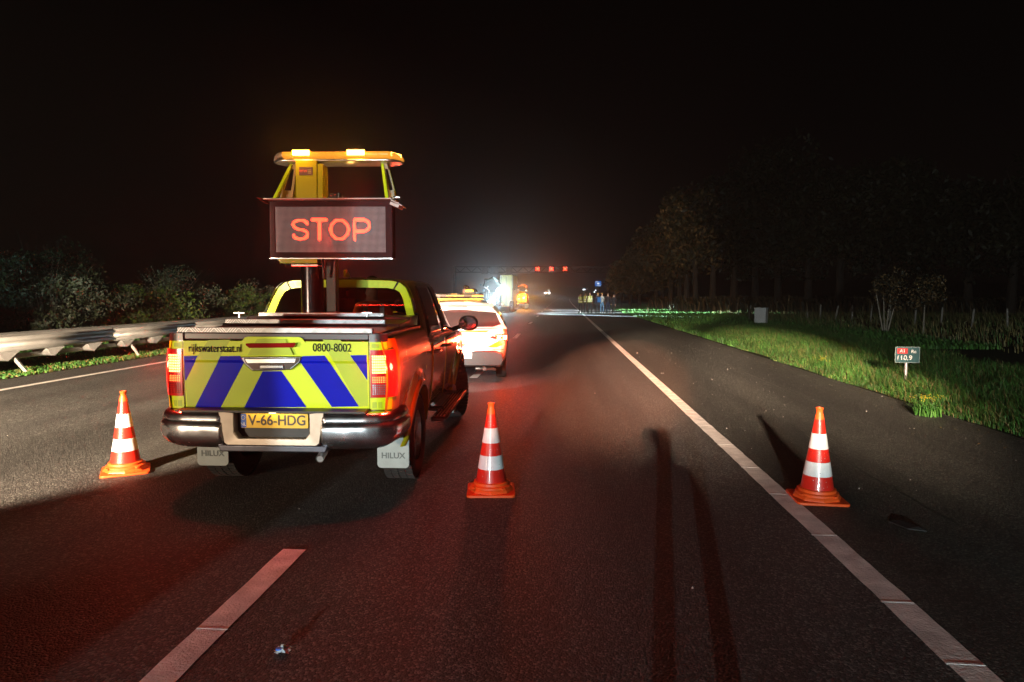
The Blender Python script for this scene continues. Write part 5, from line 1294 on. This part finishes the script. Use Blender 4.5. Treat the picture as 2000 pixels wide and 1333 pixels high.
tag(o, 'tangled undergrowth at the foot of the wood', 'undergrowth', kind='stuff')
# young trees in the field
for (px, py, H, st, lab) in ((1729, 650, 2.7, 4, 'young tree with several thin pale stems in the field'), (1803, 656, 2.5, 1, 'young tree with one bent pale stem in the field')):
    p = gnd(px, py); q = empty('young_tree', (p.x, p.y, 0), 0, lab, 'tree', 'young trees in the field'); b = MB()
    for k in range(st):
        dx = (k - (st - 1) / 2) * .16; b.tube([(dx * .4, 0, 0), (dx, 0, .7), (dx * 2.4 + .05, .05, H * .8)], [.035, .028, .01], n=6)
    b.build('trunk', bkp, q, smooth=50)
    leaf_cloud((0, 0, H * .70), (.95, .95, H * .34), 1500, .07, q, 'crown', [lvD, lvB], lobes=9)

# fallen leaves and soil along both road edges
N = 900; side_ = rng.random(N) < .6
x = np.where(side_, 5.38 - rng.random(N) ** 2.5 * .9, -10.45 + rng.random(N) ** 2.5 * .7); y = 5.5 + rng.random(N) ** 1.3 * 30
s_ = rng.uniform(.008, .024, N)[:, None]; a = rng.uniform(0, 6.28, N); d1 = np.stack([np.cos(a), np.sin(a), rng.uniform(-.2, .5, N)], 1) * s_; d2 = np.stack([-np.sin(a), np.cos(a), rng.uniform(-.2, .4, N)], 1) * s_ * .55
P = np.stack([x, y, np.full(N, .012)], 1)
o = big_mesh('fallen_leaves', np.stack([P - d1, P + d2, P + d1, P - d2], 1).reshape(-1, 3), 4, [M('dead_leaf', (.10, .06, .025), rough=.8, var=.5, vs=20), gD, M('soil_crumb', (.05, .04, .03), rough=1)], rng.integers(0, 3, N))
tag(o, 'dead leaves and crumbs of soil blown against the road edges', 'leaves', kind='stuff')
b = MB(); b.grid([[(1.885 + xoff(y) + .004 * sin(y * 3), y, .0025), (1.905 + xoff(y) + .004 * sin(y * 2.3), y, .0025)] for y in [0.5 * k for k in range(-4, 120)]])
tag(b.build('joint_seam', M('bitumen', (.012, .012, .012), rough=.35), fix=False), kind='structure')
b = MB(); random.seed(3)
for (x, y, L, w) in ((2.9, 5, 4, .007), (3.9, 9, 7, .009)):
    rows = []; px_ = x
    for k in range(26):
        px_ += random.uniform(-.018, .018); rows.append([(px_ - w * random.uniform(.3, 1), y + L * k / 25, .0028), (px_ + w * random.uniform(.3, 1), y + L * k / 25, .0028)])
    b.grid(rows)
tag(b.build('road_cracks', M('bitumen', (.012, .012, .012)), fix=False), kind='structure')

# ------------------------------------------------------------------ thin night mist, scattering shaped to put a lens-like glow round lamps
hz = MB(); hz.box((0, 340, 10.5), (760, 900, 24.0)); hzo = hz.build('haze', None)
hm = bpy.data.materials.new('mist'); hm.use_nodes = True; n_ = hm.node_tree.nodes; n_.remove(n_['Principled BSDF'])
pv = n_.new('ShaderNodeVolumePrincipled'); pv.inputs['Color'].default_value = (.97, .97, .97, 1); pv.inputs['Density'].default_value = 0.0030; pv.inputs['Anisotropy'].default_value = 0.93
hm.node_tree.links.new(pv.outputs[0], n_['Material Output'].inputs['Volume'])
hzo.data.materials.clear(); hzo.data.materials.append(hm); hzo['kind'] = 'stuff'; hzo['label'] = 'thin mist in the night air over the motorway'
